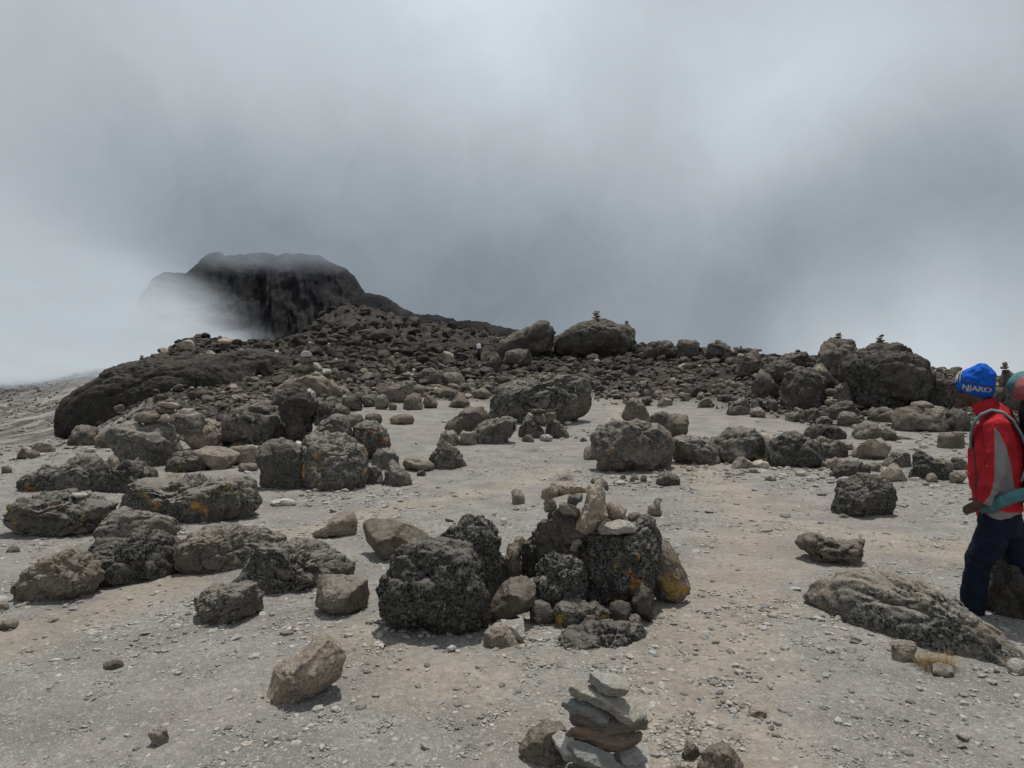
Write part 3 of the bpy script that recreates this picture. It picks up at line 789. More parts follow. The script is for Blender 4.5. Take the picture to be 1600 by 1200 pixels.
rock('steep boulder left of the striped one', (1174, 577, 1221, 627), (.5, .1, .15, .85), 'peakL', base=626)
rock('broad boulder behind the steep one', (1190, 563, 1252, 596), DK, 'dome', base=604)
rock('pointed skyline boulder over the middle rubble', (1151, 547, 1193, 584), DK, 'peakR', base=590, key='M50')
rock('round boulder with flat stones on its crown on the skyline', (1103, 534, 1144, 562), DK, 'dome', base=565, key='M51')
rock('right one of two rounded skyline boulders beside the great boulder', (1057, 530, 1092, 560), DK, 'block', base=563)
rock('left lower one of two rounded skyline boulders beside the great boulder', (1006, 533, 1062, 560), DK, 'dome', base=562)
rock('great leaning boulder on the skyline with a cairn', [(864, 548), (868, 530), (880, 517), (900, 508), (930, 499), (950, 497), (968, 503), (986, 504), (994, 514), (990, 530), (977, 550), (950, 556), (900, 556)], (.5, .1, .05, .7), key='S1', base=556, det=6, rough=.5, cuts=2)
rock('dark double boulder left of the great skyline boulder', [(780, 552), (781, 535), (800, 520), (828, 516), (840, 506), (855, 505), (866, 520), (864, 548), (840, 558), (800, 562)], (.4, 0, .05, .65), key='S2', base=562, det=5)
rock('smooth dark round boulder below the double boulder', (785, 545, 835, 574), (.3, 0, .05, .6), 'block', base=574)
rock('rough dark boulder half way up below the porter', (755, 552, 785, 588), DK, 'peakR')
# middle field stones
mid = [((1134, 621, 1175, 651), 'two toned stone at the edge of the bare strip', LI, 'peakR'),
       ((1090, 622, 1116, 638), 'low grey stone left on the edge of the bare strip', LM, 'dome'),
       ((1172, 621, 1203, 646), 'rounded stone under the steep boulder', LM, 'dome'),
       ((1171, 636, 1199, 654), 'brown speckled flat stone in the bare strip', (.1, 0, .6, .9), 'slab'),
       ((1198, 624, 1216, 646), 'narrow stone beside the striped boulder', DK, 'round'),
       ((987, 596, 1023, 622), 'dark arched stone at the far end of the path', LM, 'dome'),
       ((1074, 597, 1106, 621), 'dark pointed stone in the middle field', DK, 'peakR'),
       ((1025, 620, 1053, 636), 'pale rounded stone at the end of the path', (.1, 0, .5, 1), 'dome'),
       ((1228, 643, 1256, 660), 'low stone below the striped boulder', LM, 'dome'),
       ((1253, 639, 1288, 662), 'low stone right below the striped boulder', LM, 'dome'),
       ((919, 594, 942, 610), 'cube like stone right behind the huge humped boulder', LM, 'block'),
       ((1110, 600, 1140, 620), 'brownish stone left of the pointed field stones', DK, 'dome')]
for s, lb, lk, sh in mid: rock(lb, s, lk, sh)
rock('small stone hiding a cairn base right of the hiker hat', (1558, 578, 1592, 640), (.4, 0, .1, .7), 'dome', key='HAT', base=640)

# --- right foreground
rock('upright square boulder alone on the gravel near the hiker', [(1306, 790), (1308, 765), (1318, 750), (1345, 743), (1370, 746), (1388, 758), (1393, 785), (1391, 812), (1370, 813), (1345, 806), (1312, 800)], (.8, .15, .3, .95), det=6, rough=.8)
rock('low rough brown rock on the path before the hiker', [(1250, 855), (1258, 842), (1275, 836), (1300, 838), (1318, 844), (1338, 842), (1341, 855), (1330, 870), (1300, 884), (1275, 874)], (.45, 0, .65, .9), det=5, rough=1.3)
rock('long slanting boulder with dry grass before the hiker feet',
     [(1263, 938), (1275, 922), (1300, 910), (1350, 904), (1400, 906), (1440, 913), (1470, 925), (1500, 945), (1535, 968), (1570, 1003), (1584, 1030), (1572, 1047), (1520, 1044), (1470, 1030), (1430, 1005), (1380, 992), (1330, 978), (1290, 962)],
     (.7, .25, .5, 1.15), baseL=962, baseR=1047, det=6, thick=.75, rough=.72, cuts=1, key='G3')
rock('small pitted stone at the front foot of the slanting boulder', (1396, 1000, 1432, 1036), (.1, 0, .4, 1.1), 'block', name='rock')
rock('dark boulder behind the hiker legs', (1540, 872, 1660, 972), (.6, .1, .1, .6), 'peakL', det=5)
rock('flat grey slab near the dry grass tuft', (1452, 1038, 1494, 1060), (0, 0, .35, 1.3), 'slab', name='flat_stone', rough=.5)
rock('white flat stone in the lower right corner by the slanting boulder', (1574, 1030, 1612, 1056), (0, 0, .5, 1.6), 'slab', name='flat_stone', rough=.5)
rock('pale oval cobble lower right', (1170, 1106, 1202, 1120), (0, 0, .8, 1.3), 'round', name='rock', rough=.4)
rock('upright knobbly stone with a tan nub left of the path', [(1012, 800), (1014, 792), (1022, 788), (1024, 779), (1032, 777), (1034, 790), (1036, 802), (1030, 810), (1016, 808)], (.1, 0, .5, 1), name='rock')
rock('small brown cube rock alone behind the central heap', (796, 763, 820, 791), (.1, 0, .5, .95), 'block', name='rock')

# --- central heap
rock('left rounded lichen boulder of the central heap', [(836, 905), (838, 885), (850, 866), (870, 858), (895, 860), (905, 875), (918, 895), (920, 925), (912, 942), (890, 945), (860, 945), (840, 930)], (.95, .3, .1, 1), base=965, det=6, key='C1')
rock('largest lichen boulder of the central heap', [(899, 870), (902, 848), (915, 835), (950, 826), (985, 822), (1010, 818), (1028, 835), (1040, 860), (1036, 885), (1020, 900), (1000, 925), (975, 942), (930, 942), (912, 920), (902, 890)], (.85, .68, .1, 1), base=962, det=6, key='C2', push=.7)
rock('dark boulder at the back left of the central heap', [(812, 885), (815, 862), (830, 840), (845, 825), (870, 812), (885, 825), (890, 850), (870, 875), (845, 895), (820, 900)], (.8, .1, .3, .9), base=945, det=5, push=1.0)
rock('upright grey slab with a dark hole and orange lichen', [(1006, 880), (1008, 850), (1028, 838), (1048, 846), (1062, 870), (1078, 900), (1081, 925), (1070, 945), (1063, 957), (1048, 948), (1026, 935), (1012, 905)], (.1, .95, .5, 1), det=6, rough=.7, key='C4', thick=.6)
rock('brown angular slab leaning between the two heaps', [(758, 960), (775, 930), (795, 905), (825, 902), (836, 912), (836, 945), (828, 960), (795, 965)], (.08, 0, .45, .8), det=5, rough=.6, base=978, name='boulder')
rock('low stone with bright orange flank under the central heap', [(862, 962), (864, 948), (885, 942), (935, 942), (952, 955), (950, 980), (930, 985), (890, 984), (870, 975)], (.8, 1.0, .2, 1), det=5)
rock('half buried lichen rock in front of the central heap', [(872, 1000), (885, 988), (915, 979), (965, 978), (995, 982), (1010, 1000), (1006, 1020), (985, 1045), (970, 1056), (930, 1040), (890, 1020)], (.9, 0, .2, 1), det=6, sink=.12, base=1008)
rock('brown topped front stone of the pale pair beside the heap', (750, 976, 812, 1016), (.1, 0, .65, 1.05), 'dome', name='rock', det=5, rough=.7)
rock('cream stone of the pale pair beside the heap', (774, 965, 823, 1000), (0, 0, .9, 1.6), 'block', name='rock', det=5, rough=.6, base=1003)
rock('shaded grey stone under the left heap boulder', (826, 938, 866, 980), (.1, 0, .2, .7), 'block', name='rock')  # shade under the boulder put into its low brightness
rock('shaded upright stone under the largest heap boulder', (950, 940, 990, 985), (.1, 0, .3, .6), 'block', name='rock')  # brightness lowered to paint in the shade beneath the boulder
rock('dark stone in the hollow right of the heap', (985, 912, 1024, 968), (.1, 0, .3, .6), 'dome', name='rock', base=975)
rock('reddish stone low in the hollow of the heap', (978, 960, 1006, 985), (.05, 0, .4, .7), 'dome', name='rock')
rock('narrow brown upright stone between lichen boulders', (788, 845, 816, 905), BR, 'block', name='rock', base=935)
rock('small tan stone behind the narrow brown one', (800, 836, 824, 862), TA, 'dome', name='rock', base=912)
rock('small stone at the foot right of the orange stone', (998, 980, 1012, 992), PA, 'dome', name='rock')
Yh = DEPTH['C2'][0]
rock('round brown stone at the left end of the heap top', (848, 775, 873, 800), (.05, 0, .7, .9), 'dome', name='rock', Y=Yh + .1, sink=0)
rock('brown block like stone under the arched stone', [(873, 798), (874, 786), (882, 785), (908, 797), (907, 809), (885, 808)], (.0, 0, .8, .9), name='rock', Y=Yh - .05, sink=0, rough=.5)
rock('greenish grey plate seen through the arched stone', [(885, 788), (889, 773), (900, 769), (913, 770), (910, 783), (900, 793)], (0, 0, .1, 1.5), name='flat_stone', Y=Yh + .16, sink=0, rough=.4)
rock('dark support stones under the heap top', [(856, 830), (858, 800), (880, 798), (912, 805), (925, 832), (905, 862), (870, 850)], (.4, 0, .4, .8), name='rock', Y=Yh + .05, sink=0)
rock('tan angular stone right of the arched stone', [(944, 812), (945, 790), (955, 784), (968, 788), (984, 798), (975, 812), (960, 818)], TA, name='rock', Y=Yh + .03, sink=0, rough=.6, cuts=9)
rock('small grey stone right of the tan angular stone', (981, 799, 1001, 815), (0, 0, .2, 1.1), 'block', name='rock', Y=Yh + .06, sink=0)
rock('cream coloured oblong stone lying on the largest heap boulder', [(933, 828), (936, 818), (960, 814), (985, 812), (996, 820), (993, 830), (965, 834), (937, 838)], (0, 0, .85, 1.6), name='rock', Y=Yh - .12, sink=0, rough=.5, det=5)
rock('dark hooked stone on the very top of the heap', [(922, 755), (926, 747), (940, 746), (950, 758), (949, 767), (940, 762), (930, 758)], (.3, 0, .2, .8), name='rock', Y=Yh + .02, sink=0, det=4)
rock('wedge of pale gravel stone below the arched stone', [(886, 862), (895, 846), (905, 840), (912, 850), (900, 862)], (0, 0, .5, 1.0), name='flat_stone', Y=Yh - .1, sink=0)


# arched stone on top of the heap: a bent, forked lump of lava
def loft(rings, seg=20):
    """rings: (centre, half width across, half width along depth) swept into a closed tube"""
    pts = [Vector(r[0]) for r in rings]
    V = []; Fc = []
    for i, (c, a, b) in enumerate(rings):
        t = (pts[min(i + 1, len(pts) - 1)] - pts[max(i - 1, 0)]).normalized()
        s = Vector((0, 1, 0)); s = s - t * s.dot(t)
        if s.length < .2: s = Vector((1, 0, 0)); s = s - t * s.dot(t)
        s.normalize(); u = t.cross(s).normalized()
        for k in range(seg):
            an = 2 * math.pi * k / seg
            V.append(pts[i] + u * math.cos(an) * a + s * math.sin(an) * b)
    for i in range(len(rings) - 1):
        for k in range(seg):
            k2 = (k + 1) % seg
            Fc.append((i * seg + k, i * seg + k2, (i + 1) * seg + k2, (i + 1) * seg + k))
    Fc.append(tuple(range(seg))[::-1]); Fc.append(tuple((len(rings) - 1) * seg + k for k in range(seg)))
    return V, Fc


def fuse(name, pieces, voxel, smooth=4, mat=None, parent=None, noise=None):
    """melt overlapping closed pieces into one continuous skin"""
    V = []; Fc = []
    for v, f in pieces:
        o_ = len(V); V += [tuple(x) for x in v]; Fc += [tuple(i + o_ for i in q) for q in f]
    me = bpy.data.meshes.new(name + '_raw'); me.from_pydata(V, [], Fc); me.update()
    bm = bmesh.new(); bm.from_mesh(me); bmesh.ops.recalc_face_normals(bm, faces=bm.faces); bm.to_mesh(me); bm.free()
    tmp = bpy.data.objects.new(name, me); COL.objects.link(tmp)
    r = tmp.modifiers.new('r', 'REMESH'); r.mode = 'VOXEL'; r.voxel_size = voxel
    if smooth:
        s = tmp.modifiers.new('s', 'SMOOTH'); s.iterations = smooth; s.factor = .5
    dg = bpy.context.evaluated_depsgraph_get()
    m2 = bpy.data.meshes.new_from_object(tmp.evaluated_get(dg))
    bpy.data.objects.remove(tmp); bpy.data.meshes.remove(me)
    m2.name = name
    if noise:
        n = len(m2.vertices); co = np.empty(n * 3, dtype=np.float32); m2.vertices.foreach_get('co', co); co = co.reshape(-1, 3)
        no = np.empty(n * 3, dtype=np.float32); m2.vertices.foreach_get('normal', no); no = no.reshape(-1, 3)
        co = co + no * noise(co.astype(float))[:, None]
        m2.vertices.foreach_set('co', co.astype(np.float32).ravel()); m2.update()
    m2.polygons.foreach_set('use_smooth', np.ones(len(m2.polygons), dtype=bool))
    if mat: m2.materials.append(mat)
    o = bpy.data.objects.new(name, m2); link(o, parent)
    return o


def PP(px, row, Y, dy=0.0):
    return Vector(((px - 800) / F * Y, Y + dy, CZ - (row - 600) / F * Y))


def origin_to(o, p):
    p = Vector(p)
    n = len(o.data.vertices); co = np.empty(n * 3, dtype=np.float32); o.data.vertices.foreach_get('co', co)
    co = co.reshape(-1, 3) - np.array(p, dtype=np.float32); o.data.vertices.foreach_set('co', co.ravel()); o.data.update()
    o.location = p


PB = (.05, .1, .85, 1.3)
rock('pale brown stone lying across like a bridge on top of the heap', [(864, 768), (870, 755), (888, 750), (912, 751), (926, 758), (924, 770), (905, 770), (888, 773), (872, 778)], PB, name='rock', Y=Yh + .02, sink=0, det=5, rough=.8)
rock('tall forked pale stone standing in the middle of the heap top', [(916, 770), (922, 754), (938, 748), (949, 768), (948, 798), (946, 815), (930, 832), (908, 842), (896, 834), (902, 815), (913, 795)], PB, name='rock', Y=Yh - .08, sink=0, det=6, rough=.8, cuts=10)
rock('rough knob at the left end of the bridge like stone', [(843, 778), (847, 766), (862, 759), (874, 764), (872, 778), (856, 785)], PB, name='rock', Y=Yh + .0, sink=0, det=4)
rock('dark boulder deep inside the heart of the central heap', [(858, 960), (856, 880), (868, 838), (905, 825), (960, 822), (1005, 850), (1018, 900), (1010, 975), (930, 990)], (.7, 0, .1, .8), Y=Yh + .27, sink=0, det=5, cuts=2)
rock('dark stone filling the gap between the tall forked stone and the left heap boulders', (838, 812, 905, 880), (.6, .1, .3, .8), 'block', Y=Yh + .06, sink=0, det=5)
rock('rough chunk under the right end of the heap top', (985, 805, 1030, 850), (.8, .2, .2, .95), 'dome', Y=Yh + .05, sink=0, det=5)

# --- foreground cairn of flat slabs
Yf = 2.95
SG = (.0, 0, .35, 1.35)


def slate_material():
    m, nt = new_mat('slate'); q = N(nt)
    tc = q.n('ShaderNodeTexCoord'); oi = q.n('ShaderNodeObjectInfo'); V = tc.outputs['Object']
    n1 = q.noise(V, 12, 6, .65); n2 = q.noise(V, 70, 5, .7)
    mp = q.n('ShaderNodeMapping'); q.l(V, mp.inputs[0]); mp.inputs['Scale'].default_value = (3, 3, 40)
    n3 = q.noise(mp.outputs[0], 3, 5, .6)
    c = q.mix(q.math('MULTIPLY', q.ramp(n1, .42, .68), .55), oi.outputs['Color'], (.20, .165, .125))
    c = q.mix(q.math('MULTIPLY', q.ramp(n2, .55, .75), .5), c, (.07, .068, .062))
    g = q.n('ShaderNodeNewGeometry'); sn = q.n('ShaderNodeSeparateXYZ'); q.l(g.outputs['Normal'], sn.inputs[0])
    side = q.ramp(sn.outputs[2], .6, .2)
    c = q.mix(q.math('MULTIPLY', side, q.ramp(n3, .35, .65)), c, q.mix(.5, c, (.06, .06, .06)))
    h = q.math('ADD', n1, q.math('ADD', q.math('MULTIPLY', n2, .35), q.math('MULTIPLY', n3, .5)))
    c = q.mix(q.math('MULTIPLY', q.ramp(q.noise(V, 30, 6, .75), .52, .66), .45), c, (.11, .10, .085))
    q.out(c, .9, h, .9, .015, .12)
    return m


M_SLATE = slate_material()


def plate(label, poly, col, thick, nrm=(.3, -.3, .9), dY=0.0, sd=0):
    """flat stone: its upper face lies on a tilted plane, and it has a real thickness"""
    n = Vector(nrm).normalized(); cx = sum(p[0] for p in poly) / len(poly); cy = sum(p[1] for p in poly) / len(poly)
    C0 = PP(cx, cy, Yf + dY); O = Vector((0, 0, CZ)); rg = random.Random(sd + int(cx))
    top = []
    for a, b in poly:
        d = Vector(((a - 800) / F, 1, -(b - 600) / F)); t = (C0 - O).dot(n) / d.dot(n); top.append(O + d * t)
    N2 = len(top); cen = sum(top, Vector()) / N2
    bot = [cen + (p - cen) * rg.uniform(.8, .98) - n * thick * rg.uniform(.75, 1.15) for p in top]
    mid = [cen + (p - cen) * rg.uniform(.97, 1.03) - n * thick * rg.uniform(.3, .6) for p in top]
    V = top + mid + bot + [cen + n * thick * .06, cen - n * thick]
    Fc = []
    for i in range(N2):
        j = (i + 1) % N2
        Fc += [(i, j, N2 + j, N2 + i), (N2 + i, N2 + j, 2 * N2 + j, 2 * N2 + i), (i, 3 * N2, j), (2 * N2 + i, 2 * N2 + j, 3 * N2 + 1)]
    o = fuse('flat_stone', [(V, Fc)], .004, 0, M_SLATE, noise=lambda c: .007 * fbm(c * 16 + sd, 4, 3) + .003 * ridged(c * 50 + sd, 2, 5) + .005 * (ridged(c * np.array([10, 10, 45]) + sd, 3, 8) - .4))
    origin_to(o, cen - n * thick); o.color = (*col, 1)
    tag(o, label, 'flat stone', 'slabs of the foreground cairn')
    return o


rock('brown boulder cut by the bottom edge left of the slab cairn', [(808, 1200), (812, 1170), (830, 1145), (855, 1130), (880, 1135), (895, 1160), (900, 1200), (890, 1240), (830, 1240)], (.1, .1, .6, .85), Y=3.0, det=6, rough=.7, sink=0)
SLG, SLB, BUF, BRN, RUS, PAL = (.31, .31, .283), (.215, .222, .218), (.335, .315, .275), (.19, .165, .145), (.215, .15, .11), (.36, .352, .325)
plate('greenish grey top slab of the foreground cairn', [(922, 1051), (934, 1045), (952, 1051), (977, 1060), (986, 1068), (984, 1079), (962, 1077), (942, 1067), (930, 1058)], SLG, .05, (.30, -.25, .9), 0, 1)
plate('second slab from the top of the foreground cairn, curved and buff', [(891, 1073), (904, 1061), (938, 1062), (968, 1075), (995, 1084), (1007, 1100), (1009, 1117), (993, 1128), (976, 1120), (958, 1104), (935, 1092), (908, 1082)], BUF, .042, (.42, -.35, .85), 0, 2)
plate('blue grey edged slab sticking out left under the buff one', [(880, 1096), (889, 1090), (912, 1094), (935, 1102), (955, 1116), (950, 1128), (925, 1117), (900, 1108)], SLB, .034, (.4, -.3, .85), -.02, 3)
plate('brown slab in the middle of the foreground cairn', [(890, 1112), (925, 1106), (975, 1108), (1010, 1116), (1014, 1124), (985, 1130), (950, 1132), (915, 1124)], BRN, .065, (.12, -.2, .95), .03, 4)
plate('rust coloured slab below the middle of the foreground cairn', [(890, 1138), (925, 1134), (965, 1140), (1003, 1142), (1004, 1152), (972, 1166), (945, 1162), (915, 1149)], RUS, .06, (.3, -.35, .85), 0, 5)
plate('pale upright slab at the left foot of the foreground cairn', [(863, 1151), (875, 1142), (893, 1146), (901, 1165), (899, 1182), (882, 1178), (867, 1162)], PAL, .05, (-.1, -.5, .8), -.05, 6)
plate('blue grey curved slab at the bottom of the foreground cairn', [(889, 1162), (903, 1157), (935, 1168), (957, 1180), (970, 1198), (958, 1206), (930, 1196), (903, 1184)], SLB, .05, (.35, -.5, .8), -.09, 7)
plate('greenish slab at the right foot of the foreground cairn', [(965, 1172), (990, 1150), (1012, 1163), (1021, 1186), (1000, 1198), (972, 1194)], SLG, .06, (.3, -.4, .85), .05, 8)
plate('broad pale base slab under the right of the foreground cairn', [(945, 1200), (982, 1184), (1018, 1181), (1045, 1189), (1054, 1212), (1015, 1222), (960, 1222)], PAL, .07, (.05, -.25, .95), -.02, 9)
plate('dark base slab under the left of the foreground cairn', [(872, 1190), (900, 1184), (955, 1200), (962, 1220), (890, 1224)], SLB, .08, (0, -.3, .95), .0, 10)
rock('furry looking brown rock at the bottom edge right of the cairn', (1090, 1168, 1168, 1222), (.3, 0, .65, .85), 'dome', name='rock', det=5)
rock('small brown stone between cairn and furry looking rock', (1062, 1160, 1094, 1190), (.1, 0, .4, .8), 'dome', name='rock')


# ------------------------------------------------------------------ small cairns far off (thing > stones)
def unit_stone(seed, n=3):
    v, f = ico(n); rg = np.random.RandomState(seed); v = v.copy()
    for k in range(9):
        nn = rg.normal(size=3); nn /= np.linalg.norm(nn); c = rg.uniform(.45, .82)
        v = v - np.outer(np.maximum(v @ nn - c, 0) * .9, nn)
    v = v / np.abs(v).max(0) * np.array([1, .95, .9])
    v = v * (1 + (.16 * fbm(v * 1.6 + seed, 3, seed) + .05 * ridged(v * 4 + seed, 2, seed))[:, None])
    return v, f


def cairn(label, px, base, top, key=None, Y=None, n=4, wpx=16, look=DK, dy=0):
    Yc = Y if Y else DEPTH[key][0] + dy
    rt = empty('cairn', PP(px, base, Yc)); tag(rt, label, 'cairn', 'little cairns stacked on boulders')
    rg = random.Random(int(px)); z = 0; H = (base - top) / F * Yc
    hs = [rg.uniform(.7, 1.3) for _ in range(n)]; tot = sum(hs)
    for k in range(n):
        h = hs[k] / tot * H * 1.12; wd = wpx / F * Yc * (1 - .62 * k / n) * rg.uniform(.8, 1.2)
        v, f = unit_stone(int(px) + k * 5, 3)
        me = mesh_np('stone', v * (wd / 2, wd / 2 * .9, h * .56), f, False); me.materials.append(M_ROCK)
        o = bpy.data.objects.new('stone', me); link(o, rt)
        o.location = (rg.uniform(-.12, .12) * wd, 0, z + h * .45); z += h * .9
        o.rotation_euler = (rg.uniform(-.15, .15), rg.uniform(-.18, .18), rg.uniform(0, 6))
        o.color = look if k < n - 1 else (look[0], 0, min(1, look[2] + .5), 1.0)
    return rt


cairn('cairn on the great leaning skyline boulder', 932, 501, 485, 'S1', n=5, wpx=20, look=(.1, 0, .4, .9))
cairn('tiny cairn at the right end of the great leaning boulder', 979, 506, 501, 'S1', n=2, wpx=8)
cairn('tiny cairn on the double boulder left of the great one', 852, 508, 502, 'S2', n=2, wpx=9)
cairn('cairn with yellowish tip on the dark skyline boulder', 1310, 535, 520, 'M44', n=5, wpx=19, look=(.1, 0, .3, .9))
cairn('tall narrow cairn on the largest dome boulder', 1376, 545, 523, 'M45', n=6, wpx=19, look=(.1, 0, .25, .85))
cairn('flat little cairn on the flat topped skyline boulder', 1247, 553, 546, 'M47', n=3, wpx=12)
cairn('dark flat stones piled on the round skyline boulder', 1122, 536, 531, 'M51', n=2, wpx=13)
cairn('tiny cairn just left of the pointed skyline boulder', 1158, 550, 540, 'M50', n=3, wpx=8)
cairn('tiny cairn on the right shoulder of the pointed skyline boulder', 1186, 549, 545, 'M50', n=2, wpx=11)
cairn('little cairn near the face of the hiker', 1479, 588, 577, 'M46', n=3, wpx=14)
cairn('three stone cairn between hat and backpack of the hiker', 1571, 582, 566, 'HAT', n=3, wpx=14, look=(.1, 0, .2, .7))
cairn('brown layered cairn on the overhanging boulder left of centre', 631, 600, 568, 'L10', n=5, wpx=27, look=(.05, 0, .4, .8))
cairn('far tiny cairn on the crest of the lava outcrop', 221, 563, 555, Y=43, n=2, wpx=8, look=(.1, 0, .1, .5))


# ------------------------------------------------------------------ boulder field: single boulders, then rubble
protos = []
for k in range(14):
    v, f = unit_stone(100 + k * 7, 4)
    v = v * (1 + (.035 * fbm(v * 7 + k, 3, k))[:, None])
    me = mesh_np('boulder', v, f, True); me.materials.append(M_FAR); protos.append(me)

PORTER_Y = gy(748, 567)
zones = [  # label, group, px range, Y range, count, size px
    ('dark rounded boulder on the slope under the cloudy peak', 'boulders on the left slope', (400, 640), (32, 85), 34, (16, 42), (.35, 0, .03, .42)),
    ('dark boulder on the upper slope around the distant porter', 'boulders on the upper slope', (640, 800), (36, 95), 34, (14, 36), (.35, 0, .05, .45)),
    ('grey brown boulder in the field below the great skyline boulder', 'boulders in the middle field', (790, 1060), (34, 60), 34, (13, 30), (.4, 0, .12, .65)),
    ('grey brown boulder in the field toward the right skyline', 'boulders in the right field', (1060, 1330), (26, 48), 24, (13, 30), (.4, 0, .2, .8)),
    ('rounded grey boulder in the field behind the rubble heap', 'boulders behind the rubble heap', (1320, 1600), (20, 34), 12, (14, 28), (.4, 0, .25, .85)),
]
occupied = []
for zi, (lb, grp, pr, yr, cnt, sz, lk) in enumerate(zones):
    rg = random.Random(50 + zi); placed = 0; tries = 0
    while placed < cnt and tries < 3000:
        tries += 1
        Y = math.exp(rg.uniform(math.log(yr[0]), math.log(yr[1]))); px = rg.uniform(*pr)
        x = (px - 800) / F * Y
        if field([x], [Y])[0] < .6: continue
        w = rg.uniform(*sz) * rg.uniform(.7, 1.0) / F * Y
        z = float(hgt(x, Y)[0])
        row = 600 + (CZ - z) / Y * F
        if abs(px - 748) < 22 and 528 < row < 585: continue
        if any(abs(px - a) < c * .8 and abs(row - b) < 9 for a, b, c in occupied): continue
        # only where the sight line really reaches it
        if abs(gy(px, row - 2) - Y) > Y * .25: continue
        occupied.append((px, row, w * F / Y))
        o = bpy.data.objects.new('boulder', rg.choice(protos)); link(o)
        o.scale = (w / 2 * rg.uniform(.85, 1.2), w / 2 * rg.uniform(.8, 1.1), w / 2 * rg.uniform(.6, .9))
        o.rotation_euler = (rg.uniform(-.2, .2), rg.uniform(-.2, .2), rg.uniform(0, 6.3))
        o.location = (x, Y, z + w * .2)
        t = rg.random() ** 3
        o.color = (lk[0] * rg.uniform(.5, 1.4), 0, min(1, lk[2] + t * .6), lk[3] * rg.uniform(.8, 1.25))
        tag(o, lb, 'boulder', grp); placed += 1


def scatter(name, x, y, w, nproto, det, seed, squash=(.5, .9), tan=None, bright=None, mat=None, smooth=False, lift=.25):
    rg = np.random.RandomState(seed)
    ps = []
    for k in range(nproto):
        v, f = unit_stone(300 + seed + k * 11, det); ps.append((v, f))
    z = hgt(x, y)
    VV = []; FF = []; TT = []; BB = []; off = 0
    n = len(x); pid = rg.randint(0, nproto, n)
    a = rg.uniform(0, 6.28, n); tl = rg.normal(0, .2, n); sx = rg.uniform(.75, 1.25, n); sz_ = rg.uniform(*squash, n)
    for k in range(nproto):
        idx = np.where(pid == k)[0]
        if len(idx) == 0: continue
        v, f = ps[k]; m_ = len(idx); nv = len(v)
        s = np.stack([sx[idx], 1 / sx[idx], sz_[idx]], 1) * (w[idx] / 2)[:, None]
        q = v[None] * s[:, None]
        c, sn = np.cos(tl[idx])[:, None], np.sin(tl[idx])[:, None]
        q = np.stack([q[..., 0] * c + q[..., 2] * sn, q[..., 1], -q[..., 0] * sn + q[..., 2] * c], -1)
        c, sn = np.cos(a[idx])[:, None], np.sin(a[idx])[:, None]
        q = np.stack([q[..., 0] * c - q[..., 1] * sn, q[..., 0] * sn + q[..., 1] * c, q[..., 2]], -1)
        q += np.stack([x[idx], y[idx], z[idx] + w[idx] * sz_[idx] * lift], 1)[:, None]
        VV.append(q.reshape(-1, 3))
        FF.append((f[None] + (np.arange(m_) * nv)[:, None, None] + off).reshape(-1, 3)); off += m_ * nv
        TT.append(np.repeat(tan[idx], nv)); BB.append(np.repeat(bright[idx], nv))
    me = mesh_np(name, np.concatenate(VV), np.concatenate(FF), smooth, {'tanness': np.concatenate(TT), 'bright': np.concatenate(BB)})
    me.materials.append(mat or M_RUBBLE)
    return link(bpy.data.objects.new(name, me))


# rubble between the boulders of the field
def rubble():
    rg = np.random.RandomState(77)
    n = 80000
    px = rg.uniform(120, 1640, n); Y = np.exp(rg.uniform(math.log(19), math.log(170), n))
    x = (px - 800) / F * Y
    fl = field(x, Y)
    keep = rg.uniform(0, 1, n) < fl ** 2 * np.where(Y > 70, .45, .75)
    keep |= (fl > .12) & (rg.uniform(0, 1, n) < .15)
    zz = hgt(x, Y); rw = 600 + (CZ - zz) / Y * F; keep &= ~((np.abs(px - 748) < 9) & (rw > 530) & (rw < 574) & (Y < PORTER_Y + 1))
    x, Y = x[keep], Y[keep]; n = len(x)
    w = np.clip(rg.lognormal(math.log(3.9), .75, n), 1.6, 22) / F * Y
    w *= np.where(Y > 60, .85, 1)
    tan = rg.uniform(0, 1, n) ** 3 * sstep(75, 35, Y)
    br = rg.uniform(.55, 1.1, n) * (.36 + .62 * sstep(52, 26, Y))
    pale = rg.uniform(0, 1, n) < .05
    br = np.where(pale & (Y < 60), 1.5, br); tan = np.where(pale & (Y < 60), .7, tan)
    # sparser stones down the grey scree slope on the left
    m2 = 16000; p2 = rg.uniform(-250, 330, m2); Y2 = np.exp(rg.uniform(math.log(17), math.log(300), m2)); x2 = (p2 - 800) / F * Y2
    k2 = (field(x2, Y2) < .3) & (fbm(np.stack([x2 * .05, Y2 * .03, 0 * x2], 1), 3, 66) + rg.uniform(-.3, .3, m2) > 0)
    x2, Y2 = x2[k2], Y2[k2]
    x = np.concatenate([x, x2]); Y = np.concatenate([Y, Y2]); w = np.concatenate([w, np.clip(rg.lognormal(math.log(2.7), .5, len(x2)), 1.5, 8) / F * Y2])
    tan = np.concatenate([tan, rg.uniform(0, .5, len(x2))]); br = np.concatenate([br, rg.uniform(.6, 1.5, len(x2))])
    o = scatter('rubble', x, Y, w, 16, 2, 5, (.5, .95), tan, br)
    tag(o, 'dense dark lava rubble filling the slope between the boulders', 'rubble', kind='stuff')


rubble()


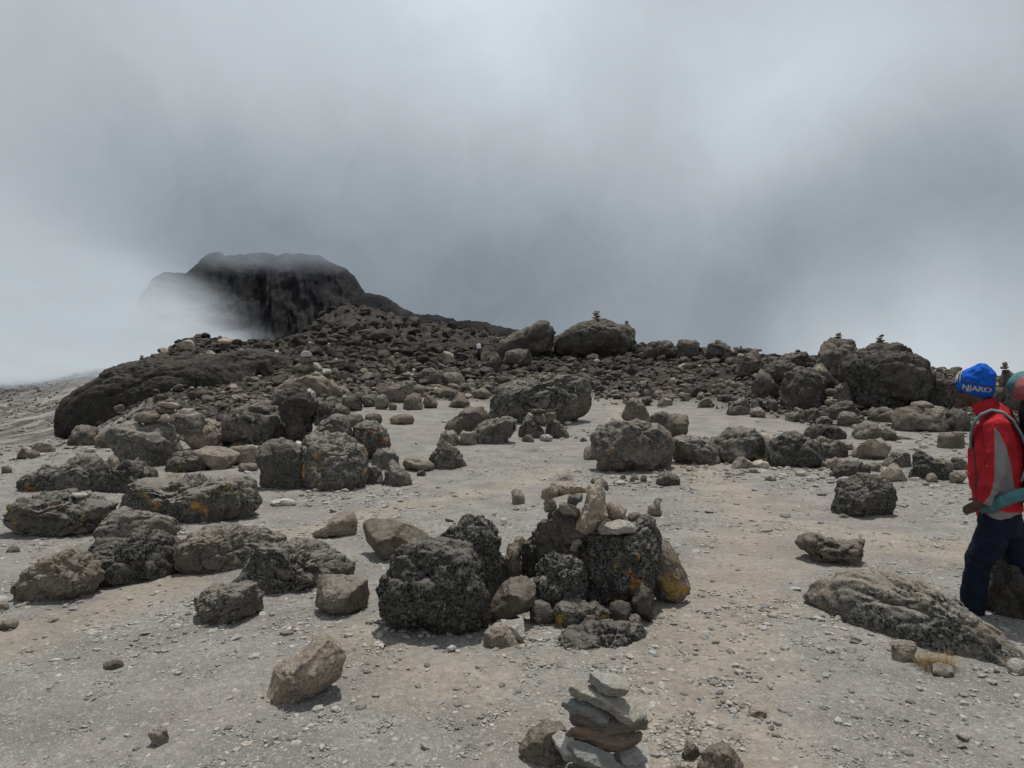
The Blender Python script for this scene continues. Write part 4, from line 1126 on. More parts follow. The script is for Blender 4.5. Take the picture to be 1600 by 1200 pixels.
# loose stones and gravel on the bare ground
def gravel():
    rg = np.random.RandomState(99)
    # finest chips
    def cand(n, y0, y1, seed):
        px = rg.uniform(-60, 1660, n)
        u = rg.uniform(0, 1, n); Y = (y0 ** -1 + (y1 ** -1 - y0 ** -1) * u) ** -1      # even in photo rows
        x = (px - 800) / F * Y
        d = fbm(np.stack([x * .9, Y * .9, 0 * x], 1), 3, 91) + .5 * fbm(np.stack([x * 4, Y * 4, 0 * x], 1), 2, 92)
        keep = rg.uniform(0, 1, n) < np.clip(.45 + d * 1.1, .05, 1)
        keep &= field(x, Y) < .5
        return x[keep], Y[keep]
    x, Y = cand(150000, 2.6, 15, 1)
    w = np.clip(rg.lognormal(math.log(2.3), .55, len(x)), 1.1, 10) / F * Y * np.clip(Y / 4, .9, 1.25)
    w = np.minimum(w, .055)
    tan = rg.uniform(0, 1, len(x)) ** 1.5; br = rg.uniform(.7, 1.4, len(x))
    o = scatter('gravel', x, Y, w, 12, 1, 9, (.2, .5), tan, br, M_CHIP, lift=.18)
    tag(o, 'pale grey gravel scattered thickly over the bare ground', 'gravel', kind='stuff')
    x, Y = cand(4200, 2.6, 30, 2)
    w = np.clip(rg.lognormal(math.log(8), .42, len(x)), 4, 20) / F * np.minimum(Y, 12)
    w = np.minimum(w, .14)
    tan = rg.uniform(0, 1, len(x)) ** 1.5; br = rg.uniform(.55, 1.35, len(x))
    o = scatter('loose_stones', x, Y, w, 24, 1, 19, (.25, .55), tan, br, M_CHIP, lift=.2)
    tag(o, 'loose fist sized stones strewn over the gravel', 'stones', kind='stuff')
    # heaps of broken stone round the feet of the boulders
    X = []; YY = []
    for cx, cy, sx, sy, n in ((640, 990, 70, 25, 420), (1090, 1080, 90, 60, 900), (1080, 1170, 70, 45, 900), (440, 1140, 120, 45, 300), (1300, 975, 90, 22, 350), (1480, 1090, 150, 60, 600),
                              (950, 960, 60, 20, 300), (790, 1010, 45, 15, 200), (110, 940, 90, 30, 200), (330, 965, 60, 18, 200), (500, 770, 60, 8, 160), (1300, 745, 160, 12, 420),
                              (1150, 735, 100, 6, 150), (990, 752, 60, 6, 120), (850, 690, 60, 5, 100), (620, 765, 60, 6, 80), (300, 830, 80, 8, 140), (900, 1180, 110, 40, 400), (60, 705, 60, 8, 120), (1400, 700, 90, 12, 260)):
        a = rg.normal(cx, sx, n); b = np.maximum(rg.normal(cy, sy, n), 662); Y_ = CZ * F / (b - 600)
        X.append((a - 800) / F * Y_); YY.append(Y_)
    x = np.concatenate(X); Y = np.concatenate(YY)
    w = np.clip(rg.lognormal(math.log(5.5), .55, len(x)), 2.5, 20) / F * Y * .9
    o = scatter('broken_stones', x, Y, w, 24, 1, 29, (.35, .8), rg.uniform(0, 1, len(x)) ** 1.5, rg.uniform(.6, 1.4, len(x)), M_CHIP, lift=.2)
    tag(o, 'broken pale stones gathered around the feet of boulders', 'stones', kind='stuff')


def chip_material():
    m, nt = new_mat('stone_chips'); q = N(nt)
    tc = q.n('ShaderNodeTexCoord'); V = tc.outputs['Object']
    T = q.n('ShaderNodeAttribute', attribute_name='tanness').outputs['Fac']; B = q.n('ShaderNodeAttribute', attribute_name='bright').outputs['Fac']
    n1 = q.noise(V, 40, 5, .65)
    c = q.mix(T, (.315, .31, .295), (.36, .325, .28))
    c = q.mix(q.ramp(n1, .35, .65), q.mix(.4, c, (.06, .055, .05)), c)
    br = q.n('ShaderNodeVectorMath', operation='SCALE'); q.l(c, br.inputs[0]); q.l(B, br.inputs['Scale'])
    q.out(br.outputs[0], .95, n1, .5, .01, .1)
    return m


M_CHIP = chip_material()
gravel()


# ------------------------------------------------------------------ dry grass tufts
def straw_material(name, c1, c2):
    m, nt = new_mat(name); q = N(nt)
    g = q.n('ShaderNodeNewGeometry')
    c = q.mix(g.outputs['Random Per Island'], c1, c2)
    q.out(c, .8, None)
    return m


M_STRAW = straw_material('dry_grass', (.18, .115, .05), (.50, .37, .19))
M_SCRUB = straw_material('grey_scrub', (.10, .09, .07), (.24, .21, .165))


def tuft(label, px, row, wpx, hpx, mat, n=160, name='grass_tuft', cat='dry grass', dY=0):
    Y = gy(px, row) + dY; x = (px - 800) / F * Y; z = float(hgt(x, Y)[0]); rg = random.Random(int(px + row))
    W = wpx / F * Y; H = hpx / F * Y; V = []; Fc = []
    for k in range(n):
        a = rg.uniform(0, 6.28); r = W / 2 * math.sqrt(rg.random()) * .7
        bx, by = r * math.cos(a), r * math.sin(a) * .6
        ln = H * rg.uniform(.5, 1.15); lean = rg.uniform(.1, .9); a2 = a + rg.uniform(-.8, .8)
        wd = max(.0008, H * .010); tx, ty = math.cos(a2 + 1.57) * wd, math.sin(a2 + 1.57) * wd
        b = len(V)
        for t in (0, .5, 1):
            ox = math.cos(a2) * lean * ln * t * t; oy = math.sin(a2) * lean * ln * t * t; oz = ln * (t - .35 * lean * t * t)
            s = 1 - t * .85
            V += [(bx + ox - tx * s, by + oy - ty * s, oz), (bx + ox + tx * s, by + oy + ty * s, oz)]
        Fc += [(b, b + 1, b + 3, b + 2), (b + 2, b + 3, b + 5, b + 4)]
    me = mesh_np(name, V, Fc, False); me.materials.append(mat)
    o = bpy.data.objects.new(name, me); o.location = (x, Y, z - .005); link(o); tag(o, label, cat)
    return o


tuft('golden dry grass tuft under the slanting boulder at right', 1462, 1044, 84, 27, M_STRAW, 650)
tuft('rusty dry grass tuft right of the yellow lichen boulder', 160, 812, 24, 34, M_STRAW, 200)
tuft('low dry grass patch under the big grey left boulder', 272, 748, 40, 14, M_STRAW, 160)
tuft('low pale grass patch at the foot of the lava outcrop', 130, 706, 50, 9, M_STRAW, 160)
tuft('dry grass at the foot of the wide rounded grey boulder', 375, 704, 30, 14, M_STRAW, 120)
tuft('dry stems between second and third boulders of the row', 1193, 728, 16, 20, M_STRAW, 60)
tuft('grey low scrub patch in the gravel below the small pile', 836, 705, 38, 8, M_SCRUB, 160, 'scrub_tuft', 'scrub')
tuft('grey low scrub patch behind the central heap', 884, 750, 34, 14, M_SCRUB, 160, 'scrub_tuft', 'scrub')
tuft('pale scrub clump near the end of the path', 1035, 637, 26, 12, M_SCRUB, 120, 'scrub_tuft', 'scrub')
tuft('tiny whitish green plant beside the foreground cairn', 1060, 1205, 34, 16, M_SCRUB, 160, 'scrub_tuft', 'scrub')


# ------------------------------------------------------------------ far mountain
def mountain():
    top = [(120, 660), (225, 650), (240, 560), (248, 470), (253, 431), (262, 424), (284, 429), (300, 430), (310, 418), (322, 410), (329, 409), (331, 397), (344, 396), (352, 402), (372, 400), (420, 397), (470, 397),
           (500, 402), (515, 411), (538, 419), (552, 430), (562, 447), (572, 457), (600, 466), (622, 476), (648, 488), (690, 497), (720, 501), (760, 504), (790, 510), (812, 519), (850, 535), (920, 560), (1000, 600)]
    U = np.linspace(120, 1000, 520); YM = 520.0
    tr = np.interp(U, [a for a, b in top], [b for a, b in top])
    X = (U - 800) / F * YM; H = CZ - (tr - 600) / F * YM
    n1 = fbm(np.stack([X * .05, 0 * X, 0 * X], 1), 4, 5)
    H = H + n1 * 3.0 + 1.6 * ridged(np.stack([X * .16, 0 * X, 0 * X], 1), 3, 7)
    vs = np.concatenate([np.linspace(0, 1, 150), np.linspace(1.02, 2, 12)])
    XX, VV = np.meshgrid(X, vs, indexing='ij'); HH = np.repeat(H[:, None], len(vs), 1)
    prof = np.where(VV <= 1, .42 * VV + .58 * sstep(.52, .97, VV), 1 - (VV - 1) ** 1.5)
    base = -25.0
    Z = base + (HH - base) * prof
    Y = np.where(VV <= 1, YM - 170 * (1 - VV), YM + 150 * (VV - 1))
    p = np.stack([XX.ravel(), Y.ravel(), Z.ravel()], 1)
    m_ = (np.sin(np.clip(VV, 0, 1) * math.pi)).ravel()
    crag = ridged(np.stack([p[:, 0] * .05 + p[:, 2] * .012, p[:, 1] * .01, p[:, 2] * .011], 1), 6, 3)
    p[:, 1] -= (crag - .4) * 34 * m_
    p[:, 1] -= (ridged(p * np.array([.22, .03, .10]), 5, 13) - .4) * 6 * m_
    p[:, 2] += fbm(p * .05, 4, 8) * 5 * m_
    nu, nv = XX.shape
    i, j = np.meshgrid(np.arange(nu - 1), np.arange(nv - 1), indexing='ij'); a = (i * nv + j).ravel()
    f = np.stack([a, a + nv, a + nv + 1, a + 1], 1)
    me = mesh_np('mountain', p, f, True)
    m, nt = new_mat('black_cliff'); q = N(nt); tc = q.n('ShaderNodeTexCoord'); V = tc.outputs['Object']
    n_ = q.noise(V, .045, 8, .7); n2 = q.noise(V, .25, 6, .7)
    c = q.mix(q.ramp(n_, .38, .68), (.017, .018, .021), (.050, .049, .051))  # blue-grey haze of distance mixed into the dark cliff colour
    c = q.mix(q.math('MULTIPLY', q.ramp(q.noise(V, .02, 5, .6), .60, .72), .5), c, (.045, .036, .030))
    c = q.mix(q.math('MULTIPLY', q.ramp(n2, .55, .75), .4), c, (.05, .048, .048))
    q.out(c, .95, q.math('ADD', n_, q.math('MULTIPLY', n2, .4)), .8, 4.0, .05)
    me.materials.append(m)
    o = link(bpy.data.objects.new('mountain', me)); tag(o, kind='structure')


mountain()


# ------------------------------------------------------------------ mist
def inflate(poly, Y, T, det=4):
    l = min(p[0] for p in poly); r = max(p[0] for p in poly); t = min(p[1] for p in poly); b = max(p[1] for p in poly)
    cx, cy = (l + r) / 2, (t + b) / 2
    v, f = ico(det); ang = np.arctan2(-v[:, 2], v[:, 0]); rho = np.hypot(v[:, 0], v[:, 2])
    R = radial(poly, cx, cy, ang); u = cx + np.cos(ang) * R * rho; w = cy + np.sin(ang) * R * rho
    return np.stack([(u - 800) / F * Y, Y + v[:, 1] * T, CZ - (w - 600) / F * Y], 1), f


def mist(name, poly, Y, T, edge, zlo, zhi, dens, col, label, noise_amp=15, scale=.03, soft=22, side=1):
    v, f = inflate(poly, Y, T)
    org = np.array([v[:, 0].mean(), Y, v[:, 2].min()])
    me = mesh_np(name, v - org, f, True)
    m, nt = new_mat(name + '_volume'); q = N(nt)
    tc = q.n('ShaderNodeTexCoord')
    ad = q.n('ShaderNodeVectorMath', operation='ADD'); q.l(tc.outputs['Object'], ad.inputs[0]); ad.inputs[1].default_value = org
    V = ad.outputs[0]
    sp = q.n('ShaderNodeSeparateXYZ'); q.l(V, sp.inputs[0])
    X, Yc, Z = sp.outputs
    n1 = q.noise(V, scale, 6, .62, .6)
    mp = q.n('ShaderNodeMapping'); q.l(V, mp.inputs[0]); mp.inputs['Rotation'].default_value = (0, math.radians(35), 0); mp.inputs['Scale'].default_value = (1, .5, 2.6)
    n2 = q.noise(mp.outputs[0], scale * 1.1, 6, .62, .5)
    nn = q.math('SUBTRACT', q.math('ADD', q.math('MULTIPLY', n1, .5), q.math('MULTIPLY', n2, .5)), .5)
    # edge position as function of height
    fc = q.n('ShaderNodeFloatCurve'); z0, z1 = edge[0][1], edge[-1][1]; xs = [e[0] for e in edge]; x0, x1 = min(xs) - 1, max(xs) + 1
    q.l(q.ramp(Z, z0, z1, False), fc.inputs['Value'])
    cu = fc.mapping.curves[0]
    for k, (ex, ez) in enumerate(edge):
        loc = ((ez - z0) / (z1 - z0), (ex - x0) / (x1 - x0))
        if k == 0: cu.points[0].location = loc
        elif k == len(edge) - 1: cu.points[-1].location = loc
        else: cu.points.new(*loc)
    fc.mapping.update()
    ex_ = q.math('ADD', q.math('MULTIPLY', fc.outputs[0], x1 - x0), x0)
    d = q.math('MULTIPLY', q.math('SUBTRACT', ex_, X), side)
    d = q.math('ADD', d, q.math('MULTIPLY', nn, noise_amp * 4))
    k1 = q.ramp(d, -soft, soft * 2.2)
    zz = q.math('ADD', Z, q.math('MULTIPLY', nn, noise_amp * 1.6))
    k2 = q.math('MULTIPLY', q.ramp(zz, zlo[0], zlo[1]), q.ramp(zz, zhi[1], zhi[0]))
    kk = q.math('MULTIPLY', k1, k2)
    kk = q.math('MULTIPLY', kk, q.ramp(q.noise(mp.outputs[0], scale * 2.6, 6, .65, 1.0), .25, .62))
    # fade to the front and back faces of the bank
    yy = q.math('ABSOLUTE', q.math('SUBTRACT', Yc, Y)); kk = q.math('MULTIPLY', kk, q.ramp(yy, T * .9, T * .3))
    dn = q.math('MULTIPLY', kk, dens)
    ab = q.n('ShaderNodeVolumeAbsorption'); ab.inputs['Color'].default_value = (0, 0, 0, 1); q.l(dn, ab.inputs['Density'])
    em = q.n('ShaderNodeEmission'); em.inputs['Color'].default_value = (*col, 1)  # mist glows by itself, standing in for scattered skylight
    q.l(q.math('MULTIPLY', dn, q.math('ADD', .72, q.math('MULTIPLY', q.noise(mp.outputs[0], scale * 1.3, 5, .6), .56))), em.inputs['Strength'])
    ads = q.n('ShaderNodeAddShader'); q.l(ab.outputs[0], ads.inputs[0]); q.l(em.outputs[0], ads.inputs[1])
    o = q.n('ShaderNodeOutputMaterial'); q.l(ads.outputs[0], o.inputs['Volume'])
    me.materials.append(m)
    ob = link(bpy.data.objects.new(name, me)); ob.location = org
    tag(ob, label, 'mist', kind='stuff')
    return ob


def XZ(px, row, Y): return ((px - 800) / F * Y, CZ - (row - 600) / F * Y)


YB = 300
mist('mist', [(-500, 640), (-500, 100), (100, 90), (240, 250), (320, 330), (380, 430), (430, 520), (420, 580), (200, 620)], YB, 150,
     [XZ(395, 600, YB), XZ(362, 560, YB), XZ(322, 520, YB), XZ(268, 470, YB), XZ(225, 420, YB), XZ(170, 370, YB), XZ(120, 320, YB), XZ(60, 200, YB)],
     (XZ(0, 612, YB)[1], XZ(0, 572, YB)[1]), (XZ(0, 505, YB)[1], XZ(0, 310, YB)[1]), .042, (.48, .53, .57),
     'bright bank of mist rolling over the left slope below the peak', noise_amp=17, scale=.022, soft=14)
YL_ = 235
mist('low_mist', [(-600, 640), (-600, 520), (0, 520), (200, 535), (330, 560), (300, 620), (100, 640)], YL_, 60,
     [XZ(330, 620, YL_), XZ(260, 580, YL_), XZ(200, 530, YL_)],
     (XZ(0, 616, YL_)[1], XZ(0, 572, YL_)[1]), (XZ(0, 560, YL_)[1], XZ(0, 525, YL_)[1]), .035, (.50, .55, .59),
     'low mist lying on the far edge of the grey scree slope', noise_amp=5, scale=.05, soft=14)
YV = 410
mist('cloud_veil', [(290, 450), (310, 350), (420, 310), (540, 320), (630, 380), (640, 450), (560, 480), (440, 450)], YV, 30,
     [XZ(700, 470, YV), XZ(690, 420, YV), XZ(680, 350, YV)],
     (XZ(0, 430, YV)[1], XZ(0, 397, YV)[1]), (XZ(0, 392, YV)[1], XZ(0, 360, YV)[1]), .03, (.25, .285, .32),
     'thin grey cloud veil brushing the top of the peak', noise_amp=10, scale=.04)


# ------------------------------------------------------------------ people
M_SKIN = simple('dark_skin', (.065, .034, .023), .5, 90, .15, .001, .15, .35)
M_RED = simple('red_jacket', (.38, .020, .026), .85, 28, .6, .012, .22, .15, 9)
M_GREY = simple('grey_panel', (.20, .185, .185), .8, 60, .2, .004, .1)
M_NAVY = simple('navy_trousers', (.006, .009, .022), .85, 45, .3, .006, .3, .2)
M_BOOT = simple('boot_leather', (.035, .032, .03), .7, 60, .4, .003, .3)
M_BLUE = simple('blue_hat', (.012, .10, .48), .9, 160, .6, .004, .3, .1, 45)
M_TEAL = simple('teal_fabric', (.055, .16, .18), .7, 70, .3, .003, .2)
M_STRAP = simple('strap_webbing', (.13, .19, .21), .7, 200, .2, .002, .2)
M_BLACK = simple('black_fabric', (.01, .012, .013), .8, 70, .3, .004, .3)
M_ROLL = simple('rose_fabric', (.30, .095, .095), .8, 40, .4, .006, .15)
M_WHITE = simple('white_print', (.42, .39, .37), .8)
M_YEL = simple('yellow_print', (.55, .42, .06), .8)
M_BROWN = simple('brown_print', (.05, .03, .03), .8)
M_EYE = simple('shaded_eye_white', (.12, .10, .09), .3)  # white darkened: shade on the face put into the colour
M_LOAD = simple('white_plastic', (.88, .87, .84), .5)

YP = 4.85


PX0 = 1555.0
TH = math.atan((PX0 - 800) / F)
GZ = float(hgt((PX0 - 800) / F * YP, YP)[0])


def Q(px, row, dy=0.0):
    # the walker's own frame: x along the walk (profile square to the sight line), y away, z up
    return Vector(((px - PX0) / F * YP, dy, CZ - (row - 600) / F * YP - GZ))


def E(c, rx, ry, rz, n=3):
    v, f = ico(n); c = Vector(c)
    return [c + Vector((a[0] * rx, a[1] * ry, a[2] * rz)) for a in v], [tuple(t) for t in f]


px_ = YP / F
person = empty('person', ((PX0 - 800) / F * YP, YP, GZ)); person.rotation_euler = (0, 0, -TH); person.scale = (math.cos(TH), 1, 1)
tag(person, 'hiker in red jacket, navy trousers and blue hat walking left at the right edge', 'person')


def child(o):
    o.parent = person; return o


S = 1.0
# head: skull, jaw, nose, brow, lips, ear, neck
parts = [
    E(Q(1522, 603), .098, .074, .112), E(Q(1512, 618), .075, .062, .085), E(Q(1500, 631), .045, .045, .038),
    E(Q(1494, 604), .030, .05, .028), loft([(Q(1489, 606), .010, .010), (Q(1484, 614), .014, .014), (Q(1481, 620), .018, .018), (Q(1486, 622), .014, .018)], 12),
    E(Q(1486, 626), .014, .026, .008), E(Q(1487, 630), .014, .024, .008), E(Q(1492, 636), .018, .024, .016),
    E(Q(1524, 611, -.074), .020, .010, .030), E(Q(1524, 611, .074), .020, .010, .030),
    E(Q(1503, 617, -.045), .024, .014, .02), E(Q(1503, 617, .045), .024, .014, .02),
    loft([(Q(1522, 615), .062, .06), (Q(1535, 635), .062, .065), (Q(1548, 655), .08, .09)]),
    # trunk under the clothes
    loft([(Q(1548, 652), .09, .12), (Q(1555, 670), .12, .17), (Q(1552, 710), .13, .16), (Q(1555, 760), .12, .14), (Q(1562, 800), .13, .16), (Q(1565, 825), .11, .14)]),
]


def arm(s, pts):  # shoulder, elbow, wrist
    a, b, c = pts
    return [loft([(a, .058, .058), (a.lerp(b, .5), .05, .05), (b, .042, .042), (b.lerp(c, .5), .038, .038), (c, .026, .03)], 16)]


shL, elL, wrL = Q(1557, 662, -.18), Q(1556, 724, -.235), Q(1536, 780, -.22)
shR, elR, wrR = Q(1562, 662, .18), Q(1575, 730, .25), Q(1568, 780, .24)


def hand(wr, d, up, side):
    """wrist, pointing direction, back of hand direction, thumb side"""
    d = d.normalized(); side = (side - d * side.dot(d)).normalized(); up = d.cross(side).normalized()
    out = [loft([(wr - d * .02, .024, .024), (wr + d * .02, .028, .022), (wr + d * .06, .038, .018), (wr + d * .095, .036, .015)], 14)]
    for k, (o_, ln, r) in enumerate(((.027, .070, .0092), (.009, .080, .0095), (-.009, .074, .009), (-.026, .058, .008))):
        p0 = wr + d * .088 + side * o_
        p1 = p0 + d * ln * .45 + up * .006
        p2 = p1 + (d * .8 + up * .55).normalized() * ln * .3
        p3 = p2 + (d * .45 + up * .85).normalized() * ln * .25
        out.append(loft([(p0 - d * .02, r * 1.1, r * 1.1), (p0, r * 1.1, r * 1.1), (p1, r, r), (p2, r * .95, r * .95), (p3, r * .7, r * .7)], 10))
    t0 = wr + d * .025 + side * .028
    t1 = t0 + (d * .6 + side * .7).normalized() * .035; t2 = t1 + (d * .9 + side * .25 + up * .3).normalized() * .034
    out.append(loft([(t0 - side * .012, .013, .013), (t0, .013, .013), (t1, .011, .011), (t2, .008, .008)], 10))
    return out


parts += arm('l', (shL, elL, wrL)) + arm('r', (shR, elR, wrR))
parts += hand(wrL + Vector((-.01, 0, -.01)), Vector((-.85, .1, -.42)), None, Vector((0, .35, 1))) + hand(wrR, Vector((-.6, -.3, -.6)), None, Vector((0, -.4, 1)))
# legs
hipL, knL, anL = Q(1556, 822, -.09), Q(1528, 882, -.10), Q(1519, 952, -.10)
hipR, knR, anR = Q(1572, 822, .09), Q(1598, 885, .10), Q(1634, 945, .10)
for h_, k_, a_ in ((hipL, knL, anL), (hipR, knR, anR)):
    parts.append(loft([(h_ + Vector((0, 0, .05)), .10, .10), (h_.lerp(k_, .4), .085, .085), (k_, .058, .058), (k_.lerp(a_, .35), .058, .056), (a_, .038, .04)], 18))
    parts.append(loft([(a_ + Vector((.05, 0, -.03)), .03, .03), (a_ + Vector((-.03, 0, -.035)), .036, .038), (a_ + Vector((-.13, 0, -.05)), .026, .042), (a_ + Vector((-.17, 0, -.053)), .016, .03)], 14))
body = fuse('body', parts, .0055, 3, M_SKIN)
child(body)

fold = lambda c: .010 * fbm(c * np.array([9, 9, 5]), 3, 2) + .022 * (ridged(c * np.array([4, 4, 9]), 3, 6) - .4)
jk = [loft([(Q(1540, 628), .072, .075), (Q(1546, 640), .085, .10), (Q(1556, 652), .13, .17), (Q(1558, 668), .165, .205), (Q(1555, 700), .195, .20), (Q(1556, 740), .205, .185), (Q(1558, 775), .185, .175), (Q(1566, 805), .165, .18)], 28),
      loft([(Q(1520, 641), .05, .055), (Q(1530, 636), .075, .075), (Q(1542, 640), .09, .10)], 20),
      loft([(shL + Vector((0, .05, .02)), .085, .075), (shL, .098, .085), (shL.lerp(elL, .5), .088, .075), (elL, .078, .068), (elL.lerp(wrL, .5), .075, .062), (wrL + Vector((.015, 0, .01)), .055, .05), (wrL + Vector((.01, 0, -.005)), .045, .042)], 22),
      loft([(shR + Vector((0, -.05, .02)), .085, .075), (shR, .09, .08), (shR.lerp(elR, .5), .08, .07), (elR, .07, .064), (elR.lerp(wrR, .5), .062, .055), (wrR, .045, .042)], 22)]
jacket = fuse('jacket', jk, .009, 5, M_RED, noise=fold)
jacket.data.materials.append(M_GREY); jacket.data.materials.append(M_BROWN)


def inpoly(px, row, poly):
    c = False; n = len(poly); j = n - 1
    for i in range(n):
        if (poly[i][1] > row) != (poly[j][1] > row) and px < (poly[j][0] - poly[i][0]) * (row - poly[i][1]) / (poly[j][1] - poly[i][1]) + poly[i][0]: c = not c
        j = i
    return c


pan = [(1554, 664), (1562, 674), (1572, 695), (1580, 730), (1584, 760), (1572, 775), (1556, 790), (1536, 800), (1533, 785), (1548, 765), (1554, 740), (1555, 700)]
pan2 = [(1546, 790), (1594, 795), (1596, 822), (1542, 816)]
seam = [(1520, 690), (1523, 690), (1528, 745), (1526, 765), (1523, 765), (1524, 745)]
for p in jacket.data.polygons:
    c = p.center; a = PX0 + c.x / YP * F; b = 600 + (CZ - GZ - c.z) / YP * F
    if c.y < -.02 and (inpoly(a, b, pan) or inpoly(a, b, pan2)): p.material_index = 1
    elif c.y < 0 and inpoly(a, b, seam): p.material_index = 2
child(jacket)
tr = [loft([(Q(1562, 795), .15, .165), (Q(1562, 815), .165, .175), (Q(1563, 835), .14, .16)], 26)]
for h_, k_, a_ in ((hipL, knL, anL), (hipR, knR, anR)):
    tr.append(loft([(h_ + Vector((0, 0, .07)), .115, .10), (h_.lerp(k_, .35), .118, .108), (k_, .105, .09), (k_.lerp(a_, .4), .098, .085), (k_.lerp(a_, .8), .098, .082), (a_ + Vector((0, 0, -.015)), .092, .078)], 22))
trs = fuse('trousers', tr, .009, 4, M_NAVY, noise=lambda c: .012 * fbm(c * np.array([7, 7, 5]), 3, 12) + .012 * (ridged(c * np.array([5, 5, 11]), 3, 16) - .4))
child(trs)
for a_ in (anL, anR):
    b_ = fuse('boot', [loft([(a_ + Vector((.01, 0, .05)), .052, .052), (a_ + Vector((.01, 0, -.02)), .055, .052), (a_ + Vector((.015, 0, -.06)), .056, .05)], 16),
                       loft([(a_ + Vector((.07, 0, -.05)), .035, .04), (a_ + Vector((0, 0, -.045)), .045, .048), (a_ + Vector((-.11, 0, -.052)), .036, .05), (a_ + Vector((-.20, 0, -.06)), .022, .038)], 16)], .006, 3, M_BOOT)
    child(b_)
for s in (-1, 1):
    v, f = ico(2); me = mesh_np('eye', v * .0125, f); me.materials.append(M_EYE); e_ = bpy.data.objects.new('eye', me); link(e_); e_.location = Q(1491.5, 609.5, .031 * s); child(e_)

# hat: bulging blue crown over a printed band
HP = [(1487, 602), (1489, 592), (1498, 581), (1512, 575), (1522, 571), (1531, 566), (1541, 568), (1550, 575), (1557, 583), (1556, 598), (1555, 612), (1551, 621), (1537, 624), (1515, 620), (1497, 612)]
HC = (1524, 596)
HT = .108


def hat_point(u, w, lift=.0):
    a = math.atan2(w - HC[1], u - HC[0]); R = float(radial(HP, HC[0], HC[1], np.array([a]))[0])
    rho = min(.999, math.hypot(u - HC[0], w - HC[1]) / R)
    return Q(u, w, -HT * math.sqrt(max(0, 1 - rho ** 3.2)) - lift)


v, f = ico(5)
ang = np.arctan2(-v[:, 2], v[:, 0]); rho = np.hypot(v[:, 0], v[:, 2]); R = radial(HP, HC[0], HC[1], ang)
rr = rho
dep = np.sign(v[:, 1]) * HT * np.sqrt(np.clip(1 - rr ** 3.2, 0, 1))
u = HC[0] + np.cos(ang) * R * rr; w = HC[1] + np.sin(ang) * R * rr
P = np.stack([(u - PX0) / F * YP, dep, CZ - GZ - (w - 600) / F * YP], 1)
upm = sstep(604, 590, w)
P[:, 1] += (fbm(P * 22, 2, 5) * .012 + ridged(P * 13, 2, 9) * .010) * upm * -np.sign(dep)
P[:, 2] += (ridged(P * 14, 2, 29) - .5) * .008 * upm
me = mesh_np('hat', P, f); me.materials.append(M_BLUE); hat = link(bpy.data.objects.new('hat', me)); child(hat)


def drape(name, V2, F2, mat, lift):
    V3 = [hat_point(a, b, lift) for a, b in V2]
    me = bpy.data.meshes.new(name); me.from_pydata([tuple(x) for x in V3], [], F2); me.update(); me.materials.append(mat)
    o = link(bpy.data.objects.new(name, me)); o.parent = hat; return o


def strip(pts, wd, mat, name, lift=.0015, n=24):
    V2 = []; F2 = []
    P_ = np.array(pts, float); t = np.linspace(0, 1, len(P_)); tt = np.linspace(0, 1, n)
    xs = np.interp(tt, t, P_[:, 0]); ys = np.interp(tt, t, P_[:, 1])
    for i in range(n):
        dx = xs[min(i + 1, n - 1)] - xs[max(i - 1, 0)]; dy = ys[min(i + 1, n - 1)] - ys[max(i - 1, 0)]; L = math.hypot(dx, dy)
        V2 += [(xs[i] - dy / L * wd / 2, ys[i] + dx / L * wd / 2), (xs[i] + dy / L * wd / 2, ys[i] - dx / L * wd / 2)]
    F2 = [(2 * i, 2 * i + 1, 2 * i + 3, 2 * i + 2) for i in range(n - 1)]
    return drape(name, V2, F2, mat, lift)


strip([(1501, 597), (1520, 598), (1538, 603), (1552, 606)], 1.6, M_BROWN, 'trim_band', .012)
strip([(1500, 579), (1496, 586), (1494, 596)], 2.0, M_WHITE, 'stripe', .010, 10)
strip([(1496, 584), (1493, 590), (1492, 597)], 1.6, M_YEL, 'stripe', .010, 10)
strip([(1503, 578), (1500, 586), (1499, 597)], 1.4, M_WHITE, 'stripe', .010, 10)
strip([(1509, 609), (1513, 610)], 4.0, M_YEL, 'emblem', .004, 3)
# lettering printed round the band
tcu = bpy.data.curves.new('lettering', 'FONT'); tcu.body = 'NJARO'; tcu.size = 1; tcu.offset = .03
to = bpy.data.objects.new('lettering', tcu); COL.objects.link(to)
dg = bpy.context.evaluated_depsgraph_get(); tm_ = bpy.data.meshes.new_from_object(to.evaluated_get(dg)); bpy.data.objects.remove(to)
bm = bmesh.new(); bm.from_mesh(tm_); bmesh.ops.triangulate(bm, faces=bm.faces)
bmesh.ops.subdivide_edges(bm, edges=bm.edges, cuts=2); bm.to_mesh(tm_); bm.free()
tv = [v_.co.copy() for v_ in tm_.vertices]; x0 = min(a.x for a in tv); x1 = max(a.x for a in tv); y1 = max(a.y for a in tv)
V2 = []
for a in tv:
    s = (a.x - x0) / (x1 - x0); cx_ = 1503 + s * 46; cy_ = 607.5 + s * 5.5 + 0.5 * math.sin(s * 3.1)
    V2.append((cx_ + a.y / y1 * 1.0, cy_ - a.y / y1 * 7.4))
drape('lettering', V2, [tuple(p.vertices) for p in tm_.polygons], M_WHITE, .006)
# small stiff brim over the brow
br_ = fuse('brim', [loft([(Q(1497, 600), .02, .075), (Q(1487, 599), .016, .07), (Q(1479, 602), .006, .045)], 18)], .004, 2, M_BROWN)
br_.parent = hat

# backpack, worn by the hiker but a thing of its own
bp = empty('backpack', person.location); bp.rotation_euler = person.rotation_euler; bp.scale = person.scale; tag(bp, 'dark trekking backpack with teal straps and rose bundle on the back of the hiker', 'backpack')


def bchild(o): o.parent = bp; return o


